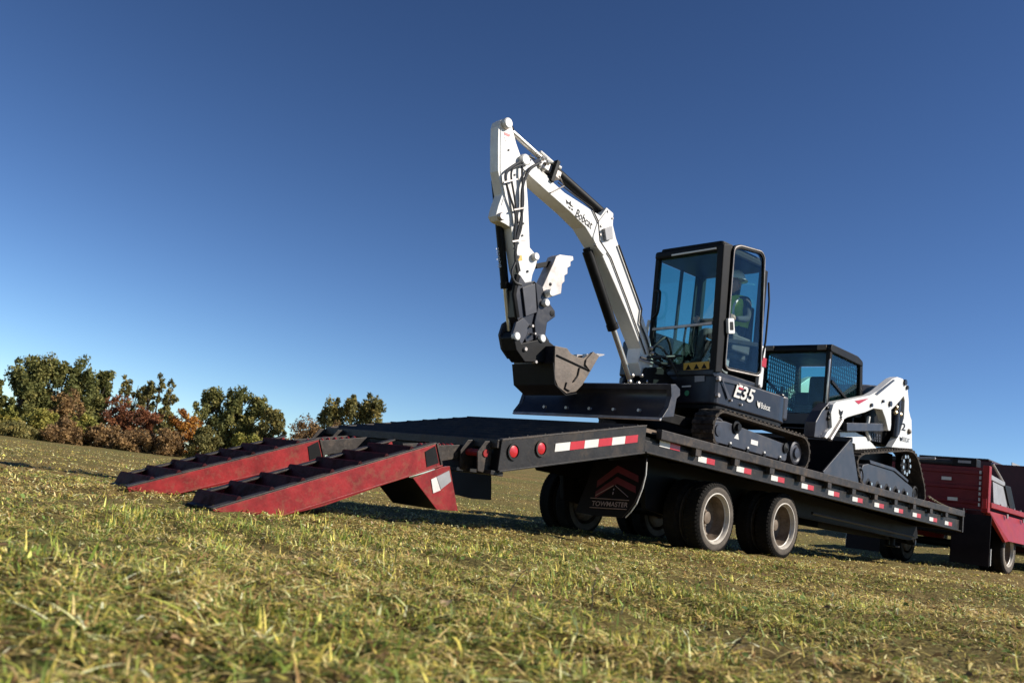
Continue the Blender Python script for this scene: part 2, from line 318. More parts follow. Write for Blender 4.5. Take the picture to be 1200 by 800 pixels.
def make_grass():
    rg = np.random.default_rng(5)
    hd = math.atan2(_F[1], _F[0]); half = .80
    def sample(n, d0, d1, e):
        q = 2-e; x = rg.uniform(0, 1, n); d = (d0**q+(d1**q-d0**q)*x)**(1/q); a = hd+rg.uniform(-half, half, n); return d, CAM[0]+d*np.cos(a), CAM[1]+d*np.sin(a)
    Vs, Fs, Cs = [], [], []; off = 0
    pal = {'green': np.array([(.09, .135, .028), (.14, .185, .04), (.20, .225, .055), (.10, .145, .042)]),
           'straw': np.array([(.56, .44, .23), (.46, .35, .17), (.62, .51, .30), (.42, .33, .15)]),
           'yellow': np.array([(.34, .30, .08), (.43, .36, .115), (.27, .25, .065)]),
           'brown': np.array([(.16, .10, .05), (.22, .14, .07), (.09, .055, .03)])}
    pals = [pal['green'], pal['yellow'], pal['straw'], pal['brown']]
    for n, d0, d1, e, seg in ((95000, .55, 4.0, .35, 3), (215000, 4.0, 11., 1.5, 2), (170000, 11., 60., 1.9, 1)):
        d, u, v = sample(n, d0, d1, e)
        keep = np.ones(n, bool)
        green = .6*vnoise(u, v, 1.7, 1)+.4*vnoise(u, v, .55, 2); tuft = .55*vnoise(u, v, .23, 3)+.45*vnoise(u, v, .09, 4); bare = vnoise(u, v, .8, 9)*.5+vnoise(u, v, .3, 8)*.5
        keep &= rg.uniform(0, 1, n) > np.clip((bare-.50)*5, 0, .92)
        d, u, v, green, tuft = d[keep], u[keep], v[keep], green[keep], tuft[keep]; n = len(d)
        dry = .65*vnoise(u, v, 5.5, 31)+.35*vnoise(u, v, 2.1, 32); x = rg.uniform(0, 1, n); pg = np.clip(.40+(green-.5)*1.3-(dry-.5)*1.1-np.clip((d-10)/25, 0, .22), .04, .85); cls = np.where(x < pg*.62, 0, np.where(x < pg*.62+.20, 1, np.where(x < pg*.62+.20+(1-pg*.62-.20)*.62, 2, 3)))
        col = np.zeros((n, 3))
        for k in range(4):
            m = cls == k; P = pals[k]; col[m] = P[rg.integers(0, len(P), m.sum())]
        col *= rg.uniform(.45, 1.6, (n, 1))*(.7+.6*tuft)[:, None]; col = np.clip(col*np.array([1.62, 1.52, 1.2]), 0, .9)
        lying = rg.uniform(0, 1, n) < np.where(cls >= 2, .85, .58)
        el = np.where(lying, rg.uniform(.03, .45, n), rg.uniform(.5, 1.35, n)); az = rg.uniform(0, 6.283, n)
        L = np.where(lying, rg.uniform(.025, .085, n), rg.uniform(.012, .042, n))*(.55+.9*tuft); L *= np.where(d > 8, np.minimum(1.6, 1+(d-8)*.02), 1)
        wdt = rg.uniform(.0014, .0041, n)*np.where(rg.uniform(0, 1, n) < .08, 1.9, 1)*np.clip(d/4.6, 1, 4.5)
        dirv = np.stack([np.cos(az)*np.cos(el), np.sin(az)*np.cos(el), np.sin(el)], 1)
        sidev = np.stack([-np.sin(az), np.cos(az), np.zeros(n)], 1)
        base = np.stack([u, v, G(u, v)-.002+np.where(lying, rg.uniform(0, .024, n), 0)], 1)
        L *= 1+np.clip((8-d)*.06, 0, .3)+np.clip((3.2-d)*.3, 0, .6)
        tall = (tuft > .56)&(vnoise(u, v, .42, 41)+rg.normal(0, .10, n) > .60)&(cls < 2)&(d < 7); L = np.where(tall, .02+.075*rg.uniform(0, 1, n)**1.6, L); el = np.where(tall, rg.uniform(.35, 1.35, n), el)
        dirv = np.stack([np.cos(az)*np.cos(el), np.sin(az)*np.cos(el), np.sin(el)], 1)
        droop = rg.uniform(.1, .6, n)*L
        pts = []
        for k in range(seg+1):
            f = k/seg; c = base+dirv*(L*f)[:, None]; c[:, 2] -= droop*f*f*np.cos(el); w = wdt*(1-f)**.6 if k else wdt
            if k < seg: pts += [c-sidev*w[:, None], c+sidev*w[:, None]]
            else: pts += [c]
        nv = 2*seg+1; A = np.stack(pts, 1).reshape(-1, 3); idx = np.arange(n)[:, None]*nv+off
        for k in range(seg-1): Fs.append(np.concatenate([idx+2*k, idx+2*k+1, idx+2*k+3, idx+2*k+2], 1))
        tri = np.concatenate([idx+2*seg-2, idx+2*seg-1, idx+2*seg], 1); Fs.append(tri)
        Vs.append(A); Cs.append(np.repeat(col, nv, axis=0)); off += n*nv
    # broad clover and dock leaves and fallen brown leaves lying between the blades
    for n, d0, d1, e, fallen in ((5200, .7, 12., 1.0, False), (1000, .9, 14., 1.0, True)):
        d, u, v = sample(n, d0, d1, e); k = vnoise(u, v, .5, 21 if fallen else 22) > .45; d, u, v = d[k], u[k], v[k]; n = len(d)
        az = rg.uniform(0, 6.283, n); el = rg.uniform(-.2, .75, n); L = rg.uniform(.012, .034, n)*(1.25 if fallen else 1); w = L*rg.uniform(.22, .5, n)
        f_ = np.stack([np.cos(az)*np.cos(el), np.sin(az)*np.cos(el), np.sin(el)], 1); s_ = np.stack([-np.sin(az), np.cos(az), rg.uniform(-.5, .5, n)], 1)
        b0 = np.stack([u, v, G(u, v)+rg.uniform(.004, .022, n)], 1); up_ = np.array([0, 0, 1.])
        pts = [b0, b0+f_*(L*.35)[:, None]+s_*w[:, None]+up_*(w*.3)[:, None], b0+f_*(L*.8)[:, None]+s_*(w*.8)[:, None]+up_*(w*.25)[:, None], b0+f_*(L*1.15)[:, None]-up_*(L*.15)[:, None], b0+f_*(L*.8)[:, None]-s_*(w*.8)[:, None]+up_*(w*.25)[:, None], b0+f_*(L*.35)[:, None]-s_*w[:, None]+up_*(w*.3)[:, None]]
        idx = np.arange(n)[:, None]*6+off; Fs += [np.concatenate([idx, idx+1, idx+2, idx+3], 1), np.concatenate([idx, idx+3, idx+4, idx+5], 1)]
        P = np.array([(.20, .12, .06), (.30, .19, .10), (.12, .07, .04), (.42, .30, .18)]) if fallen else np.array([(.10, .15, .035), (.14, .20, .05), (.20, .22, .06), (.08, .12, .04)])
        cc = P[rg.integers(0, 4, n)]*rg.uniform(.7, 1.25, (n, 1)); Vs.append(np.stack(pts, 1).reshape(-1, 3)); Cs.append(np.repeat(cc, 6, axis=0)); off += n*6
    V = np.concatenate(Vs); V[:, 1] *= -1; Cc = np.concatenate(Cs)
    me = bpy.data.meshes.new('grass'); me.vertices.add(len(V)); me.vertices.foreach_set('co', V.astype(np.float32).ravel())
    loops = np.concatenate([f.ravel() for f in Fs]); tot = np.concatenate([np.full(len(f), f.shape[1]) for f in Fs]); st = np.concatenate([[0], np.cumsum(tot)[:-1]])
    me.loops.add(len(loops)); me.loops.foreach_set('vertex_index', loops.astype(np.int32)); me.polygons.add(len(tot)); me.polygons.foreach_set('loop_start', st.astype(np.int32)); me.polygons.foreach_set('loop_total', tot.astype(np.int32))
    me.update(calc_edges=True)
    at = me.attributes.new('blade_colour', 'FLOAT_COLOR', 'POINT'); at.data.foreach_set('color', np.concatenate([Cc, np.ones((len(Cc), 1))], 1).astype(np.float32).ravel())
    me.materials.append(grass_material()); o = bpy.data.objects.new('grass', me); C.objects.link(o); o['kind'] = 'stuff'; o['label'] = 'short dry mown grass, green and straw coloured, covering the field'; o['category'] = 'grass'
make_grass()
def make_stem(i, x, y, ln, lean, label):
    d = ray(x, y); k = 1.
    for _ in range(40):      # walk the ray down to the uneven ground
        p = CAM+d*k; k += (p[2]-float(G(p[0], p[1])))*1.6
    p = CAM+d*k; t = thing('dry_stem', label, 'weed stem', tuple(p), 'dead weed stems in the grass')
    r = np.random.default_rng(i); side = cR*math.sin(lean)+np.array([0, 0, 1.])*math.cos(lean)
    pts = [p-side*.01]+[p+side*ln*f+r.normal(0, ln*.05, 3) for f in (.35, .7, 1.)]
    MB().tube(spline(pts, 4), [.0022]*9+[.0015]*4, 5).build('stem', 'bark', t)
    for f in (.45, .65, .85):
        q = p+side*ln*f; MB().tube([q, q+r.normal(0, ln*.12, 3)+np.array([0, 0, ln*.12])], [.0014, .0007], 4).build('twig', 'bark', t)
for i, (x, y, ln, lean) in enumerate([(598, 692, .10, .5), (690, 722, .12, .05), (545, 684, .10, 1.25), (845, 782, .13, .6)]): make_stem(i, x, y, ln, lean, ['slender dead weed stem leaning over in the short grass', 'upright dark dead weed stem with thin twigs', 'dead twiggy stem lying almost flat on the grass', 'longest dark dead stem, leaning, with thin twigs'][i])
# ------------------------------------------------------------------ trees and shrubs along the field edge
def leaf_mat(name, cols):
    mt = bpy.data.materials.new(name); mt.use_nodes = True; nt = mt.node_tree; b = nt.nodes['Principled BSDF']; b.inputs['Roughness'].default_value = .7; b.inputs['Specular IOR Level'].default_value = .2
    at = nt.nodes.new('ShaderNodeAttribute'); at.attribute_name = 'tone'; cr = nt.nodes.new('ShaderNodeValToRGB'); e = cr.color_ramp.elements
    while len(e) < len(cols): e.new(.5)
    for i, c in enumerate(cols): e[i].position = i/(len(cols)-1); e[i].color = (*[min(.7, k*1.3) for k in c], 1)
    nt.links.new(at.outputs['Fac'], cr.inputs['Fac']); nt.links.new(cr.outputs['Color'], b.inputs['Base Color'])
    tl = nt.nodes.new('ShaderNodeBsdfTranslucent'); nt.links.new(cr.outputs['Color'], tl.inputs['Color']); mx = nt.nodes.new('ShaderNodeMixShader'); mx.inputs[0].default_value = .3
    nt.links.new(b.outputs[0], mx.inputs[1]); nt.links.new(tl.outputs[0], mx.inputs[2]); nt.links.new(mx.outputs[0], nt.nodes['Material Output'].inputs['Surface'])
    return mt
LM = {'green': leaf_mat('cottonwood_leaves', [(.05, .056, .02), (.10, .107, .034), (.16, .155, .048), (.24, .20, .06)]),
      'olive': leaf_mat('olive_leaves', [(.07, .068, .026), (.13, .12, .042), (.20, .17, .055), (.28, .20, .06)]),
      'yellowgreen': leaf_mat('yellow_green_leaves', [(.10, .10, .028), (.18, .18, .042), (.27, .24, .055), (.33, .25, .055)]),
      'rust': leaf_mat('rust_leaves', [(.07, .036, .024), (.14, .06, .032), (.22, .082, .037), (.27, .125, .045)]),
      'brown': leaf_mat('brown_leaves', [(.075, .05, .028), (.16, .10, .046), (.25, .15, .062), (.32, .21, .08)]),
      'orange': leaf_mat('orange_leaves', [(.11, .045, .018), (.25, .10, .025), (.36, .16, .03), (.42, .26, .05)]),
      'bluegrey': leaf_mat('blue_green_leaves', [(.02, .028, .022), (.04, .05, .038), (.05, .06, .045), (.06, .06, .04)])}
def ground_at(x, dist):
    """point on the ground plane at horizontal distance dist along the view direction of image column x"""
    y = 592+.14*(x-600); d = ray(x, y); h = d[:2]/np.linalg.norm(d[:2]); p = CAM[:2]+h*dist
    return np.array([p[0], p[1], float(GA*p[0]+GB*p[1]+GC)]), h
def make_tree(name, label, cat, x, ytop, w_px, dist, leaf, seed, group=None, form='tree', nclump=46, nleaf=120, lsize=.30, stems=1, base_frac=.12):
    rg = np.random.default_rng(seed); b, h = ground_at(x, dist)
    d = ray(x, ytop); k = dist/np.linalg.norm(d[:2]); Ht = CAM[2]+d[2]*k-b[2]; Wd = w_px/FPX*dist*(1.0 if form == 'tree' else 1.08)
    t = thing(name, label, cat, tuple(b), group)
    side = np.array([-h[1], h[0], 0]); dep = np.array([h[0], h[1], 0]); up = np.array([0, 0, 1.])
    cl = []; nclump = int(nclump*2.8); nleaf = int(nleaf*.8); lsize *= .56
    nst = stems
    tops = [((i-(nst-1)/2)*Wd*.42/max(1, nst-1)*1.6 if nst > 1 else 0, rg.uniform(.86, 1.) if i != nst//2 else 1.) for i in range(nst)]
    while len(cl) < nclump:
        i = rg.integers(nst); tx, th = tops[i]
        f = rg.uniform(base_frac, 1)**.85; z = Ht*th*f
        if form == 'shrub': prof = math.sqrt(max(0, 1-(max(f, .35)-.35)**2/.43))
        else: prof = (1-abs(f-.55)/.62)**.55 if abs(f-.55) < .6 else .15
        rr = Wd/2*prof*(1 if nst == 1 else .58); a = rg.uniform(0, 6.283); r = rr*math.sqrt(rg.uniform(.05, 1))*rg.uniform(.6, 1.2); z *= rg.uniform(.9, 1.04) if form == 'tree' else rg.uniform(.72, 1.12)
        cl.append((b+side*(tx*min(1, f*1.4)+r*math.cos(a))+dep*(r*math.sin(a))+up*z, i))
    # trunk and limbs
    tr = MB()
    for i, (tx, th) in enumerate(tops):
        lean = side*tx
        tr.tube([b-up*.3+lean*.1, b+up*Ht*.25*th+lean*.35, b+up*Ht*.6*th+lean*.85, b+up*Ht*.92*th+lean], [Ht*.022, Ht*.016, Ht*.010, Ht*.003], 7)
    for c, i in cl[::3]:
        tx, th = tops[i]; f = max(.08, (c[2]-b[2])/Ht*.62); root = b+up*Ht*f+side*tx*min(1, f*1.3)
        tr.tube([root, (root+c)/2+up*Ht*.03, c], [Ht*.007, Ht*.005, Ht*.002], 5)
    to = tr.build('trunk' if form == 'tree' else 'stem', 'bark', t, smooth=True); to['kind'] = 'stuff'
    V = []; F_ = []; tone = []; base = t['_base']
    C_ = np.array([c for c, _ in cl]); sz = Wd*(.125 if form == 'tree' else .14)*(1 if nst == 1 else .75)
    N = nclump*nleaf; ci = rg.integers(0, nclump, N); off = rg.normal(0, 1, (N, 3)); off /= np.linalg.norm(off, axis=1)[:, None]; off *= (rg.uniform(0, 1, (N, 1))**.6)*sz*.8*rg.uniform(.6, 1.3, nclump)[ci][:, None]
    off[:, 2] *= 1.35 if form == 'tree' else .9
    ctone = rg.uniform(0, 1, nclump)
    P = C_[ci]+off; P[:, 2] = np.maximum(P[:, 2], b[2]+.05)
    a1 = rg.normal(0, 1, (N, 3)); a1 /= np.linalg.norm(a1, axis=1)[:, None]; a2 = np.cross(a1, rg.normal(0, 1, (N, 3))); a2 /= np.linalg.norm(a2, axis=1)[:, None]
    s = lsize*rg.uniform(.55, 1.25, (N, 1)); Q = np.stack([P-a1*s, P+a2*s*.55, P+a1*s, P-a2*s*.55], 1).reshape(-1, 3)
    Q[:, 0] -= base[0]; Q[:, 1] = -(Q[:, 1]-base[1]); Q[:, 2] -= base[2]
    me = bpy.data.meshes.new('crown'); me.from_pydata(Q.tolist(), [], np.arange(4*N).reshape(-1, 4).tolist())
    tn = np.clip(.55*ctone[ci]+.45*rg.uniform(0, 1, N), 0, 1); at = me.attributes.new('tone', 'FLOAT', 'POINT'); at.data.foreach_set('value', np.repeat(tn, 4).astype(np.float32))
    me.materials.append(LM[leaf]); o = bpy.data.objects.new('crown' if form == 'tree' else 'foliage', me); C.objects.link(o); o.parent = t; o['kind'] = 'stuff'
    return t
TG = 'cottonwood trees along the field edge'
make_tree('cottonwood_tree', 'largest dark green cottonwood, broad rounded crown above brown and yellow shrubs', 'tree', 52, 417, 80, 112, 'green', 1, TG, nclump=95, nleaf=120, lsize=.34, stems=4)
make_tree('cottonwood_tree', 'dark green tree beside the largest cottonwood, cut by the edge of view', 'tree', 0, 440, 42, 108, 'green', 2, TG, nclump=44, nleaf=120, lsize=.34, stems=2)
make_tree('cottonwood_tree', 'narrow pointed dark cottonwood standing next to the largest one', 'tree', 105, 432, 33, 115, 'green', 3, TG, nclump=38, nleaf=110, lsize=.33)
make_tree('cottonwood_tree', 'slim sparse cottonwood between the pointed tree and its taller sparse neighbour', 'tree', 146, 442, 34, 116, 'olive', 4, TG, nclump=36, nleaf=60, lsize=.30, stems=3, base_frac=.25)
make_tree('cottonwood_tree', 'tall sparse two-stemmed cottonwood above the rust coloured shrubs', 'tree', 172, 439, 34, 112, 'olive', 5, TG, nclump=40, nleaf=62, lsize=.30, stems=3, base_frac=.25)
make_tree('cottonwood_tree', 'wide dark green cottonwood behind the far ramp', 'tree', 263, 455, 74, 98, 'green', 6, TG, nclump=72, nleaf=115, lsize=.31, stems=3)
make_tree('cottonwood_tree', 'olive rounded tree leaning against the wide dark cottonwood', 'tree', 308, 482, 40, 95, 'olive', 7, TG, nclump=36, nleaf=100, lsize=.29, base_frac=.05)
make_tree('cottonwood_tree', 'lone green and gold cottonwood standing clear of the others', 'tree', 400, 458, 68, 92, 'olive', 8, TG, nclump=66, nleaf=110, lsize=.30, stems=3)
SG = 'autumn shrubs along the field edge'
for i, (x, yt, w, d, lf, lb) in enumerate([
    (70, 460, 42, 100, 'brown', 'tan brown shrub, tallest, in front of the largest cottonwood'), (93, 487, 32, 90, 'yellowgreen', 'round yellow-green shrub between brown shrubs'),
    (45, 482, 44, 94, 'yellowgreen', 'loose yellow-green shrub at the foot of the largest cottonwood'), (6, 478, 24, 92, 'yellowgreen', 'small yellow shrub at the foot of the cropped dark tree'),
    (127, 468, 46, 98, 'rust', 'rust red shrub below the pointed cottonwood'), (160, 479, 46, 97, 'rust', 'broad rust red shrub below the sparse cottonwoods'),
    (72, 495, 44, 88, 'brown', 'low brown shrub beside the round yellow-green shrub'), (120, 500, 44, 88, 'brown', 'low tan-brown shrub at the field edge'), (158, 506, 48, 87, 'brown', 'low dark brown shrub at the field edge'),
    (209, 483, 40, 92, 'orange', 'bright orange shrub glowing in the sun'), (190, 484, 28, 95, 'olive', 'olive shrub just beside the bright orange shrub'), (192, 506, 40, 86, 'brown', 'low tan shrub under the bright orange shrub'),
    (235, 503, 36, 86, 'olive', 'olive shrub below the wide dark cottonwood'), (285, 507, 40, 86, 'yellowgreen', 'yellowish shrub with pale leaves behind the far ramp'), (350, 494, 62, 90, 'brown', 'wide tan shrub between the rounded tree and the lone cottonwood'),
    (362, 490, 30, 105, 'bluegrey', 'blue-green shrub behind the wide tan shrub'), (20, 498, 50, 88, 'olive', 'low olive shrub along the field edge'), (392, 500, 60, 88, 'brown', 'tan shrub under the lone cottonwood')]):
    make_tree('autumn_shrub', lb, 'shrub', x, yt, w, d, lf, 40+i, SG, 'shrub', nclump=30, nleaf=85, lsize=.24, base_frac=.02)
# ------------------------------------------------------------------ trailer
HW = 1.295; ZD = 1.165
def make_wheel(parent, u, vo, sgn, z, dual=True, r=.405, rim_r=.285, name='wheel'):
    """outer face at lateral vo; sgn +1 faces the camera side"""
    w = .215; ax = (0, sgn, 0)
    for k in range(2 if dual else 1):
        c = (u, vo-sgn*(.11+k*.275), z)
        tp = [(-.095, rim_r-.01), (-.108, rim_r+.045), (-.105, r-.06), (-.088, r-.012), (-.06, r), (.06, r), (.088, r-.012), (.105, r-.06), (.108, rim_r+.045), (.095, rim_r-.01)]
        wh = MB().lathe(c, ax, [(.094, rim_r+.012), (.1, rim_r-.006), (.088, rim_r-.016), (.06, rim_r-.022), (.05, rim_r-.034), (-.02, rim_r-.038), (-.04, rim_r-.046), (-.085, rim_r-.052), (-.105, rim_r-.075), (-.11, .15), (-.105, .112), (-.07, .10), (-.065, .075), (-.02, .068), (-.012, .04), (-.012, .0005)], 40)
        o = wh.build('wheel', 'rim', parent, smooth=True)
        if k == 0: MB().lathe(c, ax, [(.092, rim_r+.014), (.101, rim_r+.002), (.101, rim_r-.008), (.086, rim_r-.019), (.060, rim_r-.025), (.052, rim_r-.036)], 40).build('rim_lip', 'rimlip', o, smooth=True)
        MB().lathe(c, ax, tp, 56, True).build('tyre', 'rubber', o, smooth=True)
        tr = MB().lathe(c, ax, [(-.104, r-.05), (-.09, r-.011), (-.06, r+.003), (.06, r+.003), (.09, r-.011), (.104, r-.05)], 56)
        for i in range(54):
            for side in (-1, 1):
                a = 2*math.pi*(i+.5*(side > 0))/54; d = np.array([math.cos(a), 0, math.sin(a)]); tt = np.array([-math.sin(a), 0, math.cos(a)]); cc = np.array(c)
                y = np.array([0, sgn*1., 0])
                A = [cc+d*(r-.03)+tt*s*.015+y*side*.103 for s in (-1, 1)]+[cc+d*(r+.008)+tt*s*.015+y*side*.075 for s in (1, -1)]
                B = [p-y*side*.05 for p in A]; tr.prism(A, B)
        tr.build('tread', 'treadrubber', o)['kind'] = 'stuff'
        if k == 0:
            nb = MB()
            for i in range(8):
                a = 2*math.pi*i/8; p = np.array(c)+np.array([math.cos(a)*.125, -sgn*.108, math.sin(a)*.125]); nb.cyl(p, p+np.array([0, sgn*.02, 0]), .013, 6)
            nb.build('lug_nuts', 'steel', o)
def make_trailer():
    t = thing('equipment_trailer', 'long black flatbed trailer with beavertail and red loading ramps', 'trailer', (0, 0, 0))
    UF, UB = 7.66, -1.67; E0, E1 = -3.72, UB
    # deck
    d = MB().box(T0, UB, UF, -HW+.02, HW-.02, ZD-.10, ZD-.052); dk = d.build('deck_frame', 'deckblack', t)
    pw = (UF-UB)/44
    for i in range(44):
        b = MB().box(T0, UB+i*pw+.004, UB+(i+1)*pw-.004, -HW+.03, HW-.03, ZD-.05, ZD-.008+random.uniform(-.004, .004)); b.build('plank', 'wood', dk)
    for s in (1, -1):
        F = Frame(0, 0, 0)
        q0, q1 = (HW-.09, HW) if s > 0 else (-HW, -HW+.09)
        sp = [(UB, .902), (UF, .815), (UF, 1.0), (UB, 1.03)]
        sb = MB().pq(F, sp, q0, q1); o = sb.build('side_beam', 'deckblack', t, .006)
        MB().box(F, UB, UF, q0+(.0 if s < 0 else .02), q1-(.02 if s > 0 else 0), 1.01, 1.11).build('beam_web', 'black', o)
        MB().pq(F, [(UB-.0, .898), (UF, .811), (UF, .827), (UB, .914)], (q1-.02 if s > 0 else q0-.035), (q1+.035 if s > 0 else q0+.02)).build('beam_flange', 'deckblack', o, .003)
        rq = (HW+.002, HW+.075) if s > 0 else (-HW-.075, -HW-.002)
        MB().box(F, -1.5, UF-.02, *rq, 1.062, ZD).build('rub_rail', 'railworn', t, .008)
        # rail pockets and reflector tape
        us = [-.772, .044, .864, 1.663, 2.43, 3.19, 3.94, 4.67, 5.40, 6.11, 6.81]
        for i, u in enumerate(us):
            MB().box(F, u-.055, u+.055, min(rq)+.008, max(rq)-.008, .985, 1.068).build('stake_pocket', 'railworn', t, .004)
            rv = HW+.004 if s > 0 else -HW-.004
            MB().pq(F, [(u-.30, .955), (u-.14, .953), (u-.12, 1.03), (u-.28, 1.03)], rv-.05*s, rv-.012*s).build('pocket_gap', 'black', t)
            if i < len(us):
                for k, mt in ((0, 'whitetape'), (1, 'redplastic')):
                    a = u+.10+k*.17; zz = .998-.0094*(u+1.67)+.012
                    MB().box(F, a, a+.168, rv-.003*s, rv+.002*s, zz-.062, zz).build('reflector', mt, t)
        rv = HW+.004 if s > 0 else -HW-.004
        for k, mt in ((0, 'whitetape'), (1, 'redplastic')):
            a = -1.42+k*.19; MB().box(F, a, a+.188, rv-.003*s, rv+.002*s, 1.0, 1.062).build('reflector', mt, t)
        # beavertail side
        bq = (HW-.012, HW) if s > 0 else (-HW, -HW+.012)
        bs = MB().pq(F, [(E1, .902), (E1, ZD+.004), (E0, .722), (E0, .463)], *bq); bo = bs.build('beavertail_side', 'deckblack', t, .003)
        MB().pq(F, [(E1, ZD+.002), (E1, ZD+.018), (E0, .738), (E0, .720)], (HW-.06 if s > 0 else -HW-.004), (HW+.004 if s > 0 else -HW+.06)).build('beavertail_edge', 'railworn', bo, .004)
        MB().pq(F, [(E1, .892), (E1, .908), (E0, .469), (E0, .453)], (HW-.08 if s > 0 else -HW-.02), (HW+.02 if s > 0 else -HW+.08)).build('beavertail_flange', 'deckblack', bo, .003)
        def bt(f, g):  # point on the beavertail side: f along from rear 0..1, g up 0..1
            lo = .463+(.902-.463)*f; hi = .722+(ZD-.722)*f; return (E0+(E1-E0)*f, lo+(hi-lo)*g)
        for k in range(6):
            f0 = .335+k*.1; f1 = f0+.0985
            MB().pq(F, [bt(f0, .43), bt(f1, .43), bt(f1, .72), bt(f0, .72)], rv-.002*s, rv+.002*s).build('reflector', 'whitetape' if k % 2 == 0 else 'redplastic', bo)
        for f in (.075, .245):
            c = bt(f, .60); cc = np.array([c[0], rv, c[1]])
            lt = MB().lathe(cc, (0, s, 0), [(.0, .075), (.012, .075), (.012, .058), (.0, .056)], 28); lo = lt.build('tail_light', 'deckblack', bo, smooth=True)
            MB().lathe(cc, (0, s, 0), [(-.006, .056), (.004, .05), (.010, .03), (.012, .0005)], 24).build('lens', 'redplastic', lo, smooth=True)
        # end box with pivot
        eb = MB().pq(F, [(E0, .463), (E0+.0, .715), (E0-.10, .70), (E0-.17, .60), (E0-.14, .44), (E0-.03, .43)], (HW-.115 if s > 0 else -HW), (HW-.10 if s > 0 else -HW+.015))
        MB().box(T0, E0+.015, E0+.03, (HW-.34 if s > 0 else -HW+.013), (HW-.013 if s > 0 else -HW+.34), .45, .714).build('box_shade_plate', 'black', t)  # added black plate standing for the dark interior of the end box
        eo = eb.build('hinge_plate', 'railworn', t, .004)
        eb2 = MB().pq(F, [(E0, .463), (E0+.0, .715), (E0-.10, .70), (E0-.17, .60), (E0-.14, .44), (E0-.03, .43)], (HW-.33 if s > 0 else -HW+.32), (HW-.315 if s > 0 else -HW+.335)); eb2.build('hinge_plate', 'railworn', t, .004)
        MB().cyl((E0-.08, s*(HW-.36), .60), (E0-.08, s*(HW-.09), .60), .032, 16).build('hinge_pin', 'red', eo)
    # beavertail floor and cleats
    bt = MB().pq(T0, [(E1, ZD-.06), (E1, ZD-.02), (E0+.02, .70), (E0+.02, .66)], -HW+.015, HW-.015).build('beavertail_floor', 'deckblack', t)
    for i in range(9):
        f = (i+.5)/9; u = E0+(E1-E0)*f; z = .70+(ZD-.02-.70)*f
        MB().pq(T0, [(u-.05, z-.02), (u, z+.05), (u+.012, z+.045), (u+.06, z+.01)], -HW+.03, HW-.03).build('cleat', 'deckblack', bt, .003)
    MB().box(T0, E0-.03, E0+.06, -HW+.015, HW-.02, .655, .728).build('rear_beam', 'railworn', t, .005)
    MB().box(T0, E0+.0, E0+.10, -HW+.2, HW-.2, .46, .652).build('rear_panel', 'black', t)
    rb = MB().box(T0, E0-.06, E0+.09, -1.05, HW-.02, .425, .462).build('bumper', 'deckblack', t, .004)
    for k in range(4):
        MB().pq(T0, [(E0-.063, .43), (E0-.061, .43), (E0-.061, .458), (E0-.063, .458)], 1.1-k*.17, 1.02-k*.17).build('stripe', 'whitetape', rb)
    # spare tank / light box below the tail
    for s in (1, -1): MB().pq(T0, [(E0+.4, .68), (E0+.4, .74), (-1.62, 1.06), (-1.62, .86)], s*.36, s*.44).build('tail_beam', 'black', t)
    # main frame
    for s in (1, -1):
        MB().pq(T0, [(-1.3, .74), (-1.2, .64), (UF-.3, .55), (UF+.1, .62), (UF, .815), (-1.3, 1.06)], s*.45, s*.57).build('frame_beam', 'black', t)
    for i in range(10):
        u = UB+.5+i*.92; MB().box(T0, u-.04, u+.04, -HW+.1, HW-.1, .93, 1.06).build('cross_member', 'black', t)
    MB().prism([(UF-.1, .55, .58), (UF-.1, .40, .58), (9.0, -.06, .50), (9.0, .06, .50)], [(UF-.1, .55, .76), (UF-.1, .40, .76), (9.0, -.06, .64), (9.0, .06, .64)]).build('drawbar', 'black', t, .006)
    MB().prism([(UF-.1, -.55, .58), (UF-.1, -.40, .58), (9.0, .05, .505), (9.0, -.06, .505)], [(UF-.1, -.55, .755), (UF-.1, -.40, .755), (9.0, .05, .635), (9.0, -.06, .635)]).build('drawbar', 'black', t, .006)
    ring = MB(); ring.tube([(9.1+.07*math.cos(a), 0, .57+.07*math.sin(a)) for a in np.linspace(0, 2*math.pi, 25)], .02, 8); ring.build('tow_eye', 'rawsteel', t, smooth=True)
    MB().cyl((7.3, .30, .42), (7.3, .30, .98), .05, 14).build('landing_leg', 'black', t, smooth=True)
    MB().box(T0, 7.2, 7.4, .20, .40, .40, .43).build('landing_foot', 'black', t, .004)
    MB().box(T0, 4.6, 7.5, -.2, .2, .52, .63).build('spring_beam', 'black', t, .004)
    for s in (1, -1):
        MB().tube([(2.9, s*.92, .66), (6.6, s*.92, .60)], .02, 8).build('air_line', 'hose', t)
    # front stake, binders
    MB().box(T0, UF-.03, UF+.02, HW-.06, HW+.05, .80, 1.21).build('front_stake', 'railworn', t, .004)
    MB().box(T0, UF-.06, UF, -HW, HW-.07, .815, ZD+.002).build('front_beam', 'deckblack', t, .005)
    # wheels, axles
    for u in (0, 1.61):
        z = float(G(u, 1.1))+.395
        MB().cyl((u, -1.0, z), (u, 1.0, z), .065, 16).build('axle', 'black', t, smooth=True)
        for s in (1, -1): make_wheel(t, u, s*1.20, s, z)
        for s in (1, -1):
            MB().tube(spline([(u-.5, s*.52, .63), (u, s*.52, z+.07), (u+.5, s*.52, .63)], 8), .035, 8).build('leaf_spring', 'black', t, smooth=True)
            MB().box(T0, u-.5, u+.5, s*.72-.02, s*1.22, .858, .862) if False else None
    for s in (1, -1):
        MB().pq(T0, [(-.75, .95), (-.62, .36), (.05, .30), (.8, .50), (1.65, .30), (2.3, .36), (2.45, .95)], s*.58, s*.64).build('underside_shade_plate', 'black', t, .006)  # black plates added to darken the view under the deck
